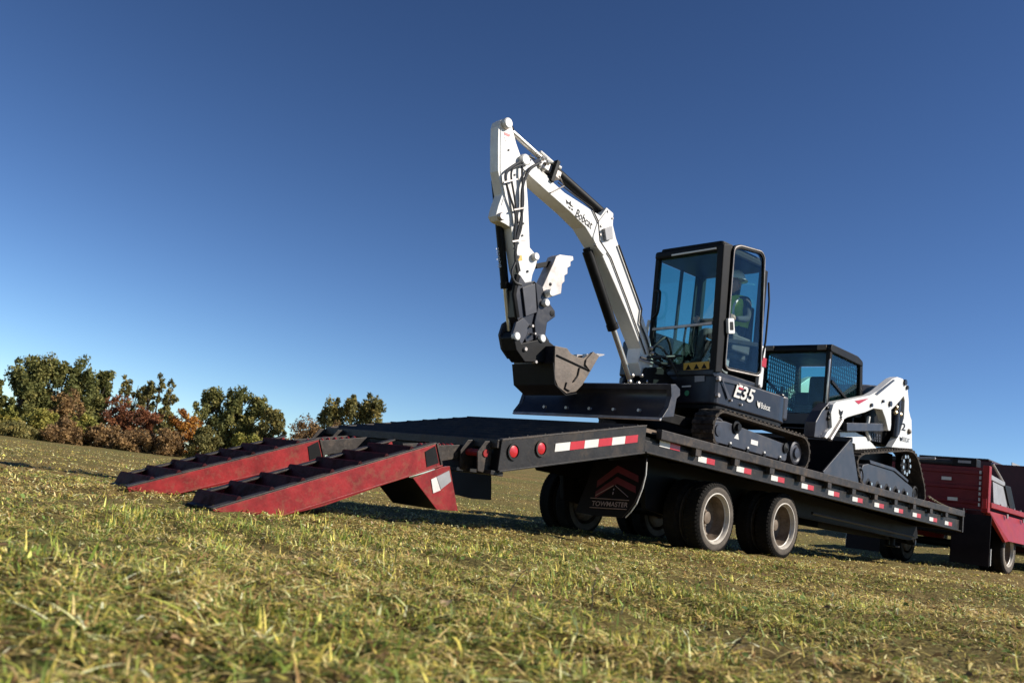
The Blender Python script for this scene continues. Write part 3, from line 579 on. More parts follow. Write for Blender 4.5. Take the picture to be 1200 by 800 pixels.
    # mud flaps, hung from the frame behind the rear axle
    for s in (1, -1):
        u = -1.56
        if s > 0:
            pts = [T0.on_p(x, y, u) for x, y in [(697, 541), (758, 536), (757, 556), (753, 572), (746, 590), (739, 600), (733, 606.5), (704, 605), (678, 600), (683, 585), (690, 566)]]
        else: u = -1.9; pts = [(-a-.05, b) for a, b in pts0]
        pts0 = pts
        A = [(u-.06*(1-(z-.2)/.7), v, z) for v, z in pts]; fl = MB().prism(A, [(a+.012, b, c) for a, b, c in A]); fo = fl.build('mud_flap', 'mudflap', t)
        def fp(x, y, k=.004):
            v, z = T0.on_p(x, y, u-.03); v, z = T0.on_p(x, y, u-.06*(1-(z-.2)/.7)-k); return (u-.06*(1-(z-.2)/.7)-k, v*s, z)
        def stroke(p, w, mt, nm):
            m_ = MB(); q = [np.array(fp(*a)) for a in p]; m_.tube(q, w, 4); m_.build(nm, mt, fo)
        if s > 0:
            for k in range(3):
                o = 14*k
                m_ = MB(); L = [(700-k*2, 563+o*.9), (724-k*1, 545+o*.95), (748-k*3, 557+o*.9), (748-k*3, 565+o*.9), (724-k, 553+o*.95), (699-k*2, 571+o*.9)]
                if k == 2: continue
                A = [fp(*a) for a in L]; m_.prism(A, [(a[0]+.003, a[1], a[2]) for a in A]); m_.build('chevron', 'flapprint', fo)
            for p in ([(698, 580), (719, 568.5)], [(721, 568.5), (736, 582)], [(692, 583), (737, 586)], [(691, 594), (734, 596.5)]): stroke(p, .004, 'flapline', 'print_line')
            for p in ([(719.5, 572), (718.8, 574)], [(718.6, 576), (718, 579)]): stroke(p, .006, 'flapline', 'print_line')
            # lettering across the flap
            Fv = Frame(0, 0, -90)
            cu = bpy.data.curves.new('lettering', 'FONT'); cu.body = 'TOWMASTER'; cu.size = 1; cu.shear = .25; cu.offset = .01
            tmp = bpy.data.objects.new('tmp', cu); C.objects.link(tmp); me0 = bpy.data.meshes.new_from_object(tmp); bpy.data.objects.remove(tmp)
            co = np.array([v.co[:] for v in me0.vertices]); fs = [tuple(p.vertices) for p in me0.polygons]
            x0, x1 = co[:, 0].min(), co[:, 0].max(); y1 = co[:, 1].max()
            vs = [fp(694+(c[0]-x0)/(x1-x0)*41, 592+(c[0]-x0)/(x1-x0)*2-c[1]/y1*5.6, .006) for c in co]
            MB().add(vs, fs).build('lettering', 'flapline', fo)
            MB().tube([fp(*a, 0) for a in [(758, 541), (757, 556), (753, 572), (746, 590), (739, 600), (733, 606)]], .007, 6).build('flap_edge', 'whitetape', fo)
            MB().cyl((u, .5, .90), (u, 1.27, .90), .02, 10).build('hanger', 'black', fo)
    # ramps (near one, far one)
    ramps = [dict(v=1.05, wd=.60, top=[(249, 597), (400, 553), (511, 520)], bot=[(256, 603), (326, 606), (380, 592.5), (518, 546)], foot=True),
             dict(v=-.35, wd=.60, top=[(149, 571), (260, 542), (374, 515)], bot=[(152, 577), (206, 579), (262, 568), (377, 538.5)], foot=False)]
    for rp in ramps:
        v, wd = rp['v'], rp['wd']
        tp = [T0.on_q(x, y, v) for x, y in rp['top']]; bt_ = [T0.on_q(x, y, v) for x, y in rp['bot']]
        a = np.array(tp[0]); b = np.array(tp[-1]); L = np.linalg.norm(b-a); d = (b-a)/L; nn = np.array([-d[1], d[0]])
        prof = [tuple(a), tuple(b), tuple(b-nn*.185+d*.02)]+[tuple(p) for p in bt_[::-1][1:]]
        ro = MB().pq(T0, prof, v, v-.012).build('ramp', 'red', t, .003)
        MB().pq(T0, [tuple(a+d*.22)]+prof[1:-2]+[tuple(a+d*.22-nn*.06)], v-wd, v-wd+.012).build('side_channel', 'red', ro, .003)
        for q in (v, v-wd+.06):
            MB().pq(T0, [tuple(a+d*(0 if q == v else .22)), tuple(b), tuple(b+nn*.014), tuple(a+d*(0 if q == v else .22)+nn*.014)], q+.004, q-.064).build('top_flange', 'railworn', ro, .003)
            e = np.array(bt_[1]); g = np.array(bt_[-1])
            MB().pq(T0, [tuple(e), tuple(g), tuple(g+nn*.014), tuple(e+nn*.014)], q+.012, q-.05).build('bottom_flange', 'red', ro, .003)
        # end pocket
        MB().pq(T0, [tuple(b-d*.13-nn*.035), tuple(b-d*.015-nn*.012), tuple(b-d*.0-nn*.16), tuple(b-d*.13-nn*.165)], v+.002, v+.005).build('end_recess_shade', 'black', ro)  # flat black patch painting the dark of the pocket
        MB().pq(T0, [tuple(b+d*.0), tuple(b+d*.022), tuple(b+d*.04-nn*.185), tuple(b+d*.02-nn*.185)], v+.01, v-.08).build('end_plate', 'railworn', ro, .003)
        MB().pq(T0, [tuple(a-nn*.055+d*.1), tuple(b-nn*.055), tuple(b-nn*.04), tuple(a-nn*.04+d*.1)], v-.015, v-wd+.015).build('ramp_floor', 'deckblack', ro)
        ncl = 7
        for i in range(ncl):
            c = a+d*(.20+(L-.2)*i/ncl); w = .07
            pr = [tuple(c-d*w-nn*.055), tuple(c+nn*.034), tuple(c+d*.012+nn*.038), tuple(c+d*.022+nn*.032), tuple(c+d*w*1.15-nn*.055), tuple(c+d*w-nn*.06), tuple(c+nn*.02), tuple(c-d*w*.85-nn*.06)]
            MB().pq(T0, pr, v-.01, v-wd+.01).build('cleat', 'cleatred', ro, .002)
        # hinge arms to the beavertail
        for q in (v-.14, v-wd+.14):
            hp = [tuple(b-nn*.02), (E0-.06, .66), (E0-.02, .56), tuple(b-nn*.17)]
            MB().pq(T0, hp, q, q+.02).build('hinge_arm', 'railworn', ro, .003)
        # coil spring
        cpts = []; s0 = np.array([b[0]+.02, v-.24, b[1]-.06]); s1 = np.array([E0-.10, v-.24, .60])
        for k in range(97):
            f = k/96; th = f*2*math.pi*8; p = s0+(s1-s0)*f; cpts.append(p+np.array([0, math.cos(th)*.05, math.sin(th)*.05]))
        MB().tube(cpts, .012, 6).build('spring', 'red', ro, smooth=True)
        # heel stand
        fp_ = [T0.on_q(x, y, 1.05) for x, y in [(485, 560), (519, 547), (528, 546), (537.5, 598.5), (513, 597)]]
        dz = tp[-1][1]-T0.on_q(511, 520, 1.05)[1]; du = tp[-1][0]-T0.on_q(511, 520, 1.05)[0]
        fp_ = [(p+du, z+dz) for p, z in fp_]
        so_ = MB().pq(T0, fp_, v-.01, v-.022).build('heel_stand', 'red', ro, .002)
        MB().pq(T0, fp_, v-wd, v-wd+.012).build('stand_side', 'red', so_, .002)
        MB().pq(T0, [fp_[0], fp_[4], (fp_[4][0]+.015, fp_[4][1]), (fp_[0][0]+.02, fp_[0][1])], v-.023, v-wd+.013).build('stand_shade_face', 'black', so_)  # black stands for shade on the red stand's rear face
        if rp['foot']:
            for mt, L_ in (('whitetape', [(505, 561.5), (511, 558.5), (516, 574), (507.5, 577.5)]), ('greydull', [(511.5, 558.3), (526, 551), (528.5, 563.5), (516.5, 573)])):
                MB().pq(T0, [T0.on_q(x, y, v-.008) for x, y in L_], v-.009, v-.004).build('reflector', mt, so_)
    return t
make_trailer()
# ------------------------------------------------------------------ mini excavator
def track_loop(parent, loop, v0, v1, name='track', lug=.02, th=.03, nl=52):
    """rubber belt along a closed (u,z) loop between lateral v0 (outer) and v1 with grouser bars"""
    L = [np.array(p, float) for p in loop]; n = len(L); seg = [np.linalg.norm(L[(i+1) % n]-L[i]) for i in range(n)]; tot = sum(seg)
    area = sum(L[i][0]*L[(i+1) % n][1]-L[(i+1) % n][0]*L[i][1] for i in range(n))
    if area < 0: L = L[::-1]
    belt = MB().strip(T0, [tuple(p) for p in L], v0, v1, th, closed=True)
    o = belt.build(name, 'trackrubber', parent, smooth=True)
    seg = [np.linalg.norm(L[(i+1) % n]-L[i]) for i in range(n)]; lg = MB()
    for k in range(nl):
        s = tot*k/nl; i = 0
        while s > seg[i]: s -= seg[i]; i += 1
        d = (L[(i+1) % n]-L[i])/seg[i]; p = L[i]+d*s; o_ = np.array([d[1], -d[0]])
        w = tot/nl*.28
        for a, b in ((v0, v0+(v1-v0)*.58), (v0+(v1-v0)*.42, v1)):
            sh = 0 if a == v0 else tot/nl*.5
            c = p+d*sh if False else p
            lg.pq(T0, [tuple(c-d*w-o_*.006), tuple(c+d*w-o_*.006), tuple(c+d*w*.7+o_*lug), tuple(c-d*w*.7+o_*lug)], a, b)
    g = lg.build('grousers', 'trackrubber', o); g['kind'] = 'stuff'
    return o
def cylinder(parent, a, b, rb, rr, split, matb='black', name='hydraulic_cylinder'):
    a = np.array(a, float); b = np.array(b, float); d = b-a; mid = a+d*split
    o = MB().tube([a, a+d*.02, a+d*.021, mid-d*.04, mid-d*.039, mid], [rb*.7, rb*.7, rb, rb, rb*1.12, rb*1.12], 18).build(name, matb, parent, smooth=True)
    MB().tube([mid, b], rr, 14).build('rod', 'steel', o, smooth=True)
    MB().ball(b, rr*1.7, 10).build('rod_eye', 'black', o, smooth=True)
    return o
def pin(parent, F, x, y, q, r, q1=None, material='rawsteel', ln=.03):
    p, z = F.on_q(x, y, q); a = F.pt(p, q-.02, z); b = F.pt(p, q+ln, z)
    return MB().tube([a, F.pt(p, q+ln*.8, z), b], [r, r, r*.8], 16).build('pin', material, parent, smooth=True)
def make_excavator():
    e = thing('mini_excavator', 'white and charcoal mini excavator with raised boom on the trailer deck', 'excavator', (1.5, 0, ZD))
    # --- undercarriage
    for s in (1, -1):
        v0, v1 = s*.88, s*.58; r = .245; zc = ZD+.008+r+.02; loop = []
        for c, a0 in ((2.53, -90), (.48, 90)):
            loop += [(c+r*math.cos(R(a0+k*15)), zc+r*math.sin(R(a0+k*15))) for k in range(13)]
        to = track_loop(e, loop, v0, v1)
        # roller frame panel
        fp = round_poly([(.40, zc-.15), (.36, zc+.09), (.62, zc+.135), (2.28, zc+.07), (2.26, zc-.155)], .05)
        fr = MB().pq(T0, fp, s*.80, s*.66).build('track_frame', 'slate', e, .008)
        for c, rr in ((2.53, .16), (.48, .17)):
            MB().lathe((c, s*.74, zc), (0, s, 0), [(-.06, rr), (.05, rr), (.06, rr-.03), (.045, rr-.05), (.05, .08), (.075, .07), (.08, .0005)], 28).build('idler', 'slate', fr, smooth=True)
        for k in range(4):
            u = .78+k*.43; MB().lathe((u, s*.74, zc-.155), (0, s, 0), [(-.06, .06), (.05, .06), (.052, .035), (.075, .033), (.078, .0005)], 16).build('roller', 'black', fr, smooth=True)
            MB().cyl((u, s*.80, zc-.12), (u, s*.815, zc-.12), .022, 10).build('roller_bolt', 'whitetape', fr)
        MB().lathe((.88, s*.76, zc+.10), (0, s, 0), [(-.06, .085), (.06, .085), (.065, .05), (.1, .045), (.1, .0005)], 18).build('carrier_roller', 'black', fr, smooth=True)
        MB().lathe((2.20, s*.78, zc+.02), (0, s, 0), [(-.06, .07), (.04, .07), (.05, .03), (.06, .0005)], 18).build('motor_hub', 'black', fr, smooth=True)
        if s > 0:
            MB().box(T0, 1.28, 1.46, .801, .804, zc-.055, zc+.005).build('decal', 'whitetape', fr)
            MB().pq(T0, [(.86, zc-.04), (.98, zc-.045), (.94, zc+.04)], .801, .804).build('warning_decal', 'whitetape', fr)
            MB().box(T0, .42, .47, .801, .804, zc-.02, zc+.03).build('decal', 'whitetape', fr)
    MB().box(T0, .55, 2.45, -.60, .60, ZD+.2, ZD+.42).build('car_body', 'black', e, .02)
    MB().lathe((1.5, 0, ZD+.42), (0, 0, 1), [(0, .42), (.14, .42), (.16, .38), (.17, .0005)], 36).build('slew_ring', 'black', e, smooth=True)
    # --- blade
    pl = [(786, 450), (792, 450), (797, 456), (797, 463), (793, 467), (789.5, 488), (776, 489), (783, 478), (787, 464)]
    prof = T0.prof(1.12, pl); bl = MB().pq(T0, prof, 1.12, 1.06).build('blade', 'slate', e, .004)
    MB().pq(T0, prof, -1.12, -1.06).build('blade_end', 'slate', bl, .004)
    cv = spline([prof[0], prof[8], prof[7], prof[6]], 4)
    MB().strip(T0, [tuple(c) for c in cv], 1.058, -1.058, .03).build('moldboard', 'charcoal', bl, smooth=True)
    b6 = prof[6]; MB().pq(T0, [b6, (b6[0]+.03, b6[1]+.005), (b6[0]+.01, b6[1]-.035), (b6[0]-.02, b6[1]-.03)], 1.10, -1.10).build('cutting_edge', 'rawsteel', bl)
    MB().strip(T0, [tuple(c) for c in cv[:3]], 1.13, -1.13, -.012).build('top_edge', 'slate', bl)
    for k in range(5): MB().cyl((b6[0]-.012, .8-k*.35, b6[1]+.07), (b6[0]+.03, .8-k*.35, b6[1]+.07), .018, 8).build('blade_bolt', 'rawsteel', bl)
    MB().pq(T0, [(prof[2][0]-.02, .5), (0, 0)], 0, 0) if False else None
    for s in (1, -1):
        MB().bar((prof[7][0]+.1, s*.42, prof[7][1]+.03), (.75, s*.42, ZD+.33), .09, .12).build('blade_arm', 'black', e, .008)
    cylinder(e, (.7, 0, ZD+.42), (prof[8][0]+.12, 0, prof[8][1]), .05, .03, .6)
    # wooden block under the blade
    # --- house
    foot = [(-1.02, -.82), (-1.02, .84), (.42, .86), (.62, .78), (.80, .52), (.88, .2), (.88, -.2), (.80, -.52), (.6, -.78), (.4, -.86)]
    ho = MB().plan(H, round_poly(foot, .1), 1.755, 2.115).build('house', 'charcoal', e, .02)
    MB().plan(H, round_poly([(p*.97, q*.97) for p, q in foot], .1), 1.70, 1.75).build('house_skirt', 'black', ho)
    # rear counterweight lit edge and hood
    MB().plan(H, round_poly([(.40, .40), (.46, .84), (.64, .77), (.82, .50), (.90, .2), (.90, -.2), (.82, -.52), (.62, -.78), (.40, -.84)], .08), 2.118, 2.15).build('counterweight', 'charcoal', ho, .02)
    MB().plan(H, round_poly([(-.02, -.80), (-.02, .74), (.12, .75), (.24, .56), (.36, .2), (.42, -.1), (.40, -.5), (.3, -.72)], .08), 2.155, 2.72).build('engine_hood', 'white', ho, .03)
    MB().plan(H, [(-.03, .65), (-.03, .75), (.125, .758), (.20, .63)], 2.44, 2.56).build('red_stripe', 'redplastic', ho)
    MB().box(H, -1.0, .1, -.82, -.36, 2.12, 2.62).build('tank_cover', 'charcoal', ho, .03)
    # --- cab
    pf = H.on_q(850, 285, .80)[0]; pr = pf+.98; zt = H.on_q(850, 285, .80)[1]; zb = 2.13; q0, q1 = -.30, .80
    cab = MB().box(H, pf+.02, pr, q0, q1, zb-.02, zb+.05).build('cab', 'charcoal', e, .01)
    rf = round_poly([(pf-.06, q0-.02), (pf-.06, q1+.02), (pr-.12, q1+.02), (pr+.02, q1-.12), (pr+.02, q0-.02)], .07)
    ro = MB().plan(H, rf, zt-.11, zt+.0).build('cab_roof', 'black', cab, .03)
    MB().plan(H, round_poly([(p*.93-.02, q*.9+.02) for p, q in rf], .06), zt, zt+.05).build('roof_panel', 'black', ro, .02)
    MB().bar(H.pt(pf-.065, q0+.30, zt-.085), H.pt(pf-.065, q1-.08, zt-.075), .015, .02).build('pale_strip', 'cream', ro)  # pale bar along the front of the roof
    posts = {'front_far': (pf, q0+.03, .07), 'rear_near': (pr-.05, q1-.04, .09), 'rear_far': (pr-.03, q0+.04, .09)}
    for nm, (p, q, w) in posts.items():
        lean = .06 if nm == 'front_far' else .02
        MB().bar(H.pt(p+lean, q, zb), H.pt(p, q, zt-.1), w, w, (1, 0, 0)).build('post', 'black', cab, .012)
    MB().pq(H, H.prof(.83, [(838.5, 436), (848.5, 286), (857.5, 286), (846.5, 436)]), .83, .73).build('post', 'black', cab, .012)
    MB().bar(H.pt(pr-.04, q0, zb+.5), H.pt(pr-.04, q1, zb+.5), .05, 1.0).build('rear_wall', 'black', cab) if False else None
    MB().box(H, pr-.06, pr-.02, q0+.05, q1-.08, zb, zb+.55).build('rear_wall', 'black', cab)
    # door: rounded frame, its edge reflection drawn as a pale steel tube
    dl = [(845.5, 434), (856.5, 289), (864, 286.5), (890, 294), (893.5, 301), (888, 443)]
    dp = round_poly(H.prof(.80, dl), .10, 5)
    c_ = np.mean(np.array(dp), axis=0)
    def inset(P, k): return [tuple(np.array(p)+(c_-np.array(p))/np.linalg.norm(c_-np.array(p))*k) for p in P]
    fo, fi = dp, inset(dp, .055); n = len(dp); vs = []; fs = []
    for q in (.845, .79):
        vs += [H.pt(p, q, z) for p, z in fo]+[H.pt(p, q, z) for p, z in fi]
    for i in range(n):
        j = (i+1) % n; fs += [(i, j, n+j, n+i), (2*n+j, 2*n+i, 3*n+i, 3*n+j), (i, 2*n+i, 2*n+j, j), (n+j, 3*n+j, 3*n+i, n+i)]
    do = MB().add(vs, fs).build('door', 'black', cab, .006)
    MB().tube([H.pt(p, .849, z) for p, z in inset(dp, .02)+[inset(dp, .02)[0]]], .009, 6).build('door_edge_glint', 'rawsteel', do, smooth=True)
    MB().pq(H, inset(dp, .05), .825, .831).build('glass', 'doorglass', do)
    hp = H.prof(.85, [(851.5, 373), (858.5, 373), (859.5, 391), (852, 391)])
    hd = MB().pq(H, round_poly(hp, .02), .835, .875).build('handle', 'cream', do, .006)
    MB().pq(H, round_poly([tuple(np.mean(np.array(hp), axis=0)+(np.array(p)-np.mean(np.array(hp), axis=0))*.55) for p in hp], .012), .874, .878).build('handle_recess', 'black', hd)
    MB().bar(H.pt(*(lambda a: (a[0], .80, a[1]))(H.on_q(848, 398, .8))), H.pt(*(lambda a: (a[0], .80, a[1]))(H.on_q(888, 404, .8))), .03, .05).build('door_bar', 'black', do)
    pz = H.on_q(896, 405, .82)
    MB().tube([H.pt(pr+.03, .80, zt-.25), H.pt(pr+.05, .82, zt-.5), H.pt(pr+.05, .82, 2.75), H.pt(pr+.03, .80, 2.5)], .014, 8).build('grab_rail', 'black', cab, smooth=True)
    # windscreen (upper, lower) and side windows
    wz = 2.75
    MB().prism([H.pt(pf+.02, q0+.07, wz), H.pt(pf+.02, q1-.08, wz), H.pt(pf-.01, q1-.08, zt-.12), H.pt(pf-.01, q0+.07, zt-.12)], [H.pt(pf+.026, q0+.07, wz), H.pt(pf+.026, q1-.08, wz), H.pt(pf-.004, q1-.08, zt-.12), H.pt(pf-.004, q0+.07, zt-.12)]).build('windscreen', 'clearglass', cab)
    MB().prism([H.pt(pf+.05, q0+.07, zb+.14), H.pt(pf+.05, q1-.08, zb+.14), H.pt(pf+.02, q1-.08, wz-.03), H.pt(pf+.02, q0+.07, wz-.03)], [H.pt(pf+.056, q0+.07, zb+.14), H.pt(pf+.056, q1-.08, zb+.14), H.pt(pf+.026, q1-.08, wz-.03), H.pt(pf+.026, q0+.07, wz-.03)]).build('lower_window', 'clearglass', cab)
    MB().bar(H.pt(pf+.01, q0+.05, wz-.01), H.pt(pf+.01, q1-.08, wz+.02), .03, .035).build('window_rail', 'rawsteel', cab, .004)
    MB().box(H, pf+.06, pf+.10, q0, q1-.06, zb+.03, zb+.14).build('front_sill', 'charcoal', cab)
    # far side: solid below, split window above
    MB().box(H, pf+.06, pr-.05, q0+.0, q0+.03, zb, 2.72).build('side_wall', 'black', cab)
    sw = MB().box(H, pf+.06, pf+.86, q0+.01, q0+.016, 2.70, zt-.12).build('side_window', 'glass', cab)
    MB().box(H, pf+.50, pf+.54, q0-.0, q0+.03, 2.70, zt-.1).build('window_bar', 'black', sw)
    MB().box(H, pf+.84, pr-.04, q0, q0+.03, 2.70, zt-.1).build('rear_quarter', 'black', cab)
    MB().box(H, pr-.045, pr-.039, q0+.08, q1-.1, zb+.55, zt-.12).build('rear_window', 'glass', cab)
    # grab handle on far front post
    MB().tube(spline([H.pt(pf-.03, q0+.06, zt-.55), H.pt(pf-.06, q0+.16, zt-.58), H.pt(pf-.06, q0+.16, zt-.85), H.pt(pf-.03, q0+.06, zt-.92)], 5), .02, 8).build('grab_handle', 'black', cab, smooth=True)
    MB().tube([H.pt(pf-.05, q0+.02, zt-.95), H.pt(pf-.06, q0+.0, zt-1.2), H.pt(pf-.03, q0+.02, zt-1.35)], .022, 8).build('work_light_bracket', 'rawsteel', cab, smooth=True)
    # front lower panel: sticker, lamps, decal
    fx = -1.02
    ff = lambda x, y, d=.004: H.pt(fx-d, *H.on_p(x, y, fx-d))
    def quad(px, d, mt, nm, par, th=.004):
        A = [ff(x, y, d) for x, y in px]; return MB().prism(A, [a+H.t*th for a in A]).build(nm, mt, par)
    fpn = MB().box(H, fx-.001, fx+.06, -.25, .80, 2.10, 2.26).build('front_panel', 'charcoal', ho, .004)
    st = quad([(801, 425.5), (831, 423), (831, 432), (801, 434.5)], .012, 'yellow', 'warning_sticker', ho)
    for x in (806.5, 816, 825):
        quad([(x-3.3, 432.6-(x-816)*.08), (x+3.3, 431.9-(x-816)*.08), (x, 426-(x-816)*.08)], .016, 'black', 'warning_symbol', st, .002)
    quad([(814, 440.5), (825.5, 440), (825.5, 446.5), (814, 447.5)], .012, 'greydull', 'decal', ho)
    quad([(799, 452), (809.5, 451.3), (809.5, 453), (799, 453.6)], .012, 'cream', 'decal', ho)
    g = ff(805, 460.5, .01); MB().lathe(g, -H.t, [(0, .035), (.004, .035), (.005, .0005)], 18).build('decal', mat('green_decal', (.05, .25, .12), .5), ho)
    # console, seat
    MB().pq(H, [(pf+.22, 2.74), (pf+.55, 2.80), (pf+.5, 2.2), (pf+.34, 2.25)], .60, .66).build('console_panel', 'greydull', cab, .01)
    quad([(811, 386), (813.5, 385.5), (813.5, 389), (811, 389.5)], -.3, 'cream', 'decal', cab); quad([(820, 386), (822.5, 385.5), (822.5, 389), (820, 389.5)], -.3, 'cream', 'decal', cab)
    MB().box(H, pf+.40, pf+.86, .24, .70, 2.42, 2.66).build('seat', 'seat', cab, .04)
    MB().pq(H, [(pf+.86, 2.6), (pf+.95, 2.6), (pf+.94, 3.2), (pf+.88, 3.2)], .25, .68).build('backrest', 'seat', cab, .04)
    for q in (.16, .74):
        MB().box(H, pf+.36, pf+.75, q-.05, q+.05, 2.50, 2.72).build('arm_console', 'seat', cab, .02)
        MB().tube([H.pt(pf+.40, q, 2.70), H.pt(pf+.34, q, 2.84), H.pt(pf+.33, q, 2.92)], [.014, .018, .026], 8).build('joystick', 'seat', cab, smooth=True)
    for q in (.17, .30): MB().tube([H.pt(pf+.25, q, 2.2), H.pt(pf+.16, q, 2.6), H.pt(pf+.18, q, 2.82)], .016, 8).build('travel_lever', 'black', cab, smooth=True)
    # model name and maker's name on the house side
    text('E35', H, .862, (859.5, 464), (883.5, 472.5), .175, M['whitetape'], ho, shear=.25, bold=.022)
    rp = [H.on_q(x, y, .87) for x, y in [(866.5, 453.2), (871.5, 454.9), (871, 456.8), (866, 455.2)]]
    MB().pq(H, rp, .866, .869).build('red_accent', 'redplastic', ho)
    text('Bobcat', H, .862, (891.5, 478), (902, 481.5), .075, M['whitetape'], ho, bold=.01)
    MB().pq(H, H.prof(.863, [(887.5, 469), (889, 472), (891, 470.5), (890.5, 476.5), (889, 478), (887.3, 474)]), .863, .866).build('emblem', 'whitetape', ho)
    lp = H.prof(.862, [(845, 441), (868, 449), (866, 451), (848, 447), (856, 466), (853, 468)])
    MB().pq(H, lp, .861, .865).build('panel_ridge', 'slate', ho)
    for x, y in ((842, 444), (841, 463), (865, 450), (856, 469), (868, 474), (889, 452)):
        pin(ho, H, x, y, .85, .028 if x < 850 else .016, ln=.025)
    MB().box(H, .50, .62, .70, .83, 1.80, 2.13).build('corner_bumper', 'slate', ho, .03)
    # --- swing post
    bf = H.on_q(752, 438, 0)
    sp = [(-1.0, 1.62), (-1.0, 2.05), (bf[0]+.18, bf[1]+.12), (bf[0]-.1, bf[1]+.06), (bf[0]-.22, bf[1]-.35), (bf[0]-.1, 1.62)]
    for q in (.16, -.13): MB().pq(H, sp, q, q-.05).build('swing_bracket', 'black', e, .01)
    MB().pq(H, [(-1.0, 1.66), (-1.0, 1.9), (bf[0], 1.9), (bf[0], 1.66)], .14, -.14).build('swing_post', 'black', e, .01)
    # --- boom
    BQ, BF = .10, -.12
    bo_px = [(608, 184), (613, 180.5), (620, 183), (636, 203), (662, 226), (690, 244), (704, 253), (711, 243), (719, 250), (718.5, 264), (722, 279), (727, 293), (745, 345), (762, 398), (766, 425), (761, 441), (752, 440), (748, 425), (751, 408), (735, 367), (720, 332), (706, 300), (697.5, 285), (686, 266), (668, 248), (643, 226), (624, 209), (610, 195)]
    bp_ = H.prof(BQ, bo_px); boom = MB().pq(H, bp_, BQ, BF).build('boom', 'white', e, .008)
    ctr = lambda x, y, q=-.01: H.pt(H.on_q(x, y, q)[0], q, H.on_q(x, y, q)[1])
    # knee casting plates, proud of the boom side
    kp = H.prof(BQ+.012, [(700, 262), (712, 246), (718, 251), (718, 268), (722, 283), (716, 287), (708, 300), (700, 290), (695, 279)])
    MB().pq(H, round_poly(kp, .03), BQ+.012, BQ+.001).build('knee_plate', 'white', boom, .003)
    bx = H.prof(BQ+.05, [(708, 268), (717, 265), (718, 280), (710, 282)]); lb = MB().pq(H, bx, BQ+.06, BQ+.012).build('work_light', 'greydull', boom, .006)
    for x, y, r in ((703, 275, .018), (698, 287, .016), (712, 248, .014), (717, 256, .012), (704, 265, .016)): pin(boom, H, x, y, BQ+.005, r, ln=.02)
    pin(boom, H, 613.5, 188, BQ, .065, material='white', ln=.05)
    text('Bobcat', H, BQ+.001, (674, 253), (692.5, 268.5), .10, M['black'], boom, bold=.008)
    cat = [[(663, 233.5), (666.2, 237.5), (669, 235.5), (668.8, 239.6), (672, 242.8), (668.8, 241.8), (666.5, 238.8), (664, 239)], [(666, 241.5), (668.5, 243.6), (668.3, 245), (666.5, 243.8)], [(669.5, 244.2), (671.5, 245), (671, 247), (669.6, 246.2)]]
    for c in cat: MB().pq(H, H.prof(BQ, c), BQ+.001, BQ+.004).build('emblem', 'black', boom)
    MB().tube([ctr(*a, BQ+.012) for a in [(654, 214), (672, 228), (694, 244), (701, 259), (703, 282), (716, 302), (735, 352), (757, 415)]], .008, 6).build('side_pipe', 'hose', boom, smooth=True)
    MB().tube([ctr(*a, BQ+.02) for a in [(725, 287), (744, 340), (752, 362), (750, 378), (757, 395), (765, 420)]], .012, 6).build('side_pipe', 'hose', boom, smooth=True)
    # arm cylinder above the boom
    cylinder(e, ctr(706, 250), ctr(597, 152), .058, .033, .60)
    cylinder(e, ctr(687, 291, -.01), ctr(741, 452, -.01), .066, .036, .58)
    # valve block and pipes near the boom tip
    vb = MB()
    vo = MB().bar(ctr(628, 190), ctr(652, 208), .16, .10).build('valve_block', 'rawsteel', boom, .01)
    for a, b, w in (((633, 178), (650, 193), .03), ((625, 193), (645, 213), .03), ((622, 199), (640, 214), .028), ((640, 186), (657, 197), .03)):
        MB().tube([ctr(*a, .06), ctr(*b, .06)], w/2+.006, 8).build('pipe', 'white', vo, smooth=True)
    MB().bar(ctr(650, 190, .05), ctr(642, 214, .05), .16, .05).build('clamp', 'black', vo, .004)
    MB().tube([ctr(655, 206, .12), ctr(661, 218, .12), ctr(645, 226, .125)], .01, 6).build('clamp_strap', 'rawsteel', vo)
    for a in ((636, 186), (642, 191), (637, 198), (632, 195)): MB().ball(ctr(*a, .1), .03, 8).build('fitting', 'steel', vo, smooth=True)
    # --- arm
    AQ, AF = .09, -.05
    ar_px = [(584, 148), (586, 141.5), (592, 138.5), (598, 141.5), (600, 148), (605, 168), (612, 188), (617, 212), (619, 240), (621, 290), (626, 296), (630, 303), (628, 312), (624, 322), (622, 334), (611, 332), (606, 316), (602, 291), (599, 267), (592, 262.5), (584, 258.5), (581, 252.5), (584, 241), (588.5, 228), (586, 214), (583.5, 200), (583.5, 172)]
    arm = MB().pq(H, H.prof(AQ, ar_px), AQ, AF).build('arm', 'white', e, .006)
    pin(arm, H, 592.5, 145.5, AQ, .062, material='white', ln=.06); pin(arm, H, 586, 254, AQ, .045, material='rawsteel', ln=.05); pin(arm, H, 626, 301, AQ, .045, material='white', ln=.05)
    MB().pq(H, H.prof(AQ, [(591, 155), (598, 158), (597, 160.5), (591, 158)]), AQ+.002, AQ+.004).build('decal', 'redplastic', arm)
    MB().pq(H, H.prof(AQ, [(591, 160), (598, 162.5), (597.5, 166), (592, 165)]), AQ+.002, AQ+.004).build('decal', 'cream', arm)
    # dark lower arm
    la = MB().pq(H, H.prof(AQ, [(609, 322), (615, 331), (626, 329), (630, 345), (628, 372), (625, 398), (616, 402), (611, 385), (604, 371), (604, 340)]), AQ+.01, AF-.01).build('arm_end', 'charcoal', arm, .008)
    MB().pq(H, H.prof(AQ+.03, [(612, 337), (627, 332), (629, 366), (616, 371)]), AQ+.035, AQ+.011).build('cover_plate', 'slate', arm, .006)
    MB().tube([ctr(*a, .1) for a in [(606, 322), (602, 345), (606, 372)]], .03, 8).build('hose_sleeve', 'black', arm, smooth=True)
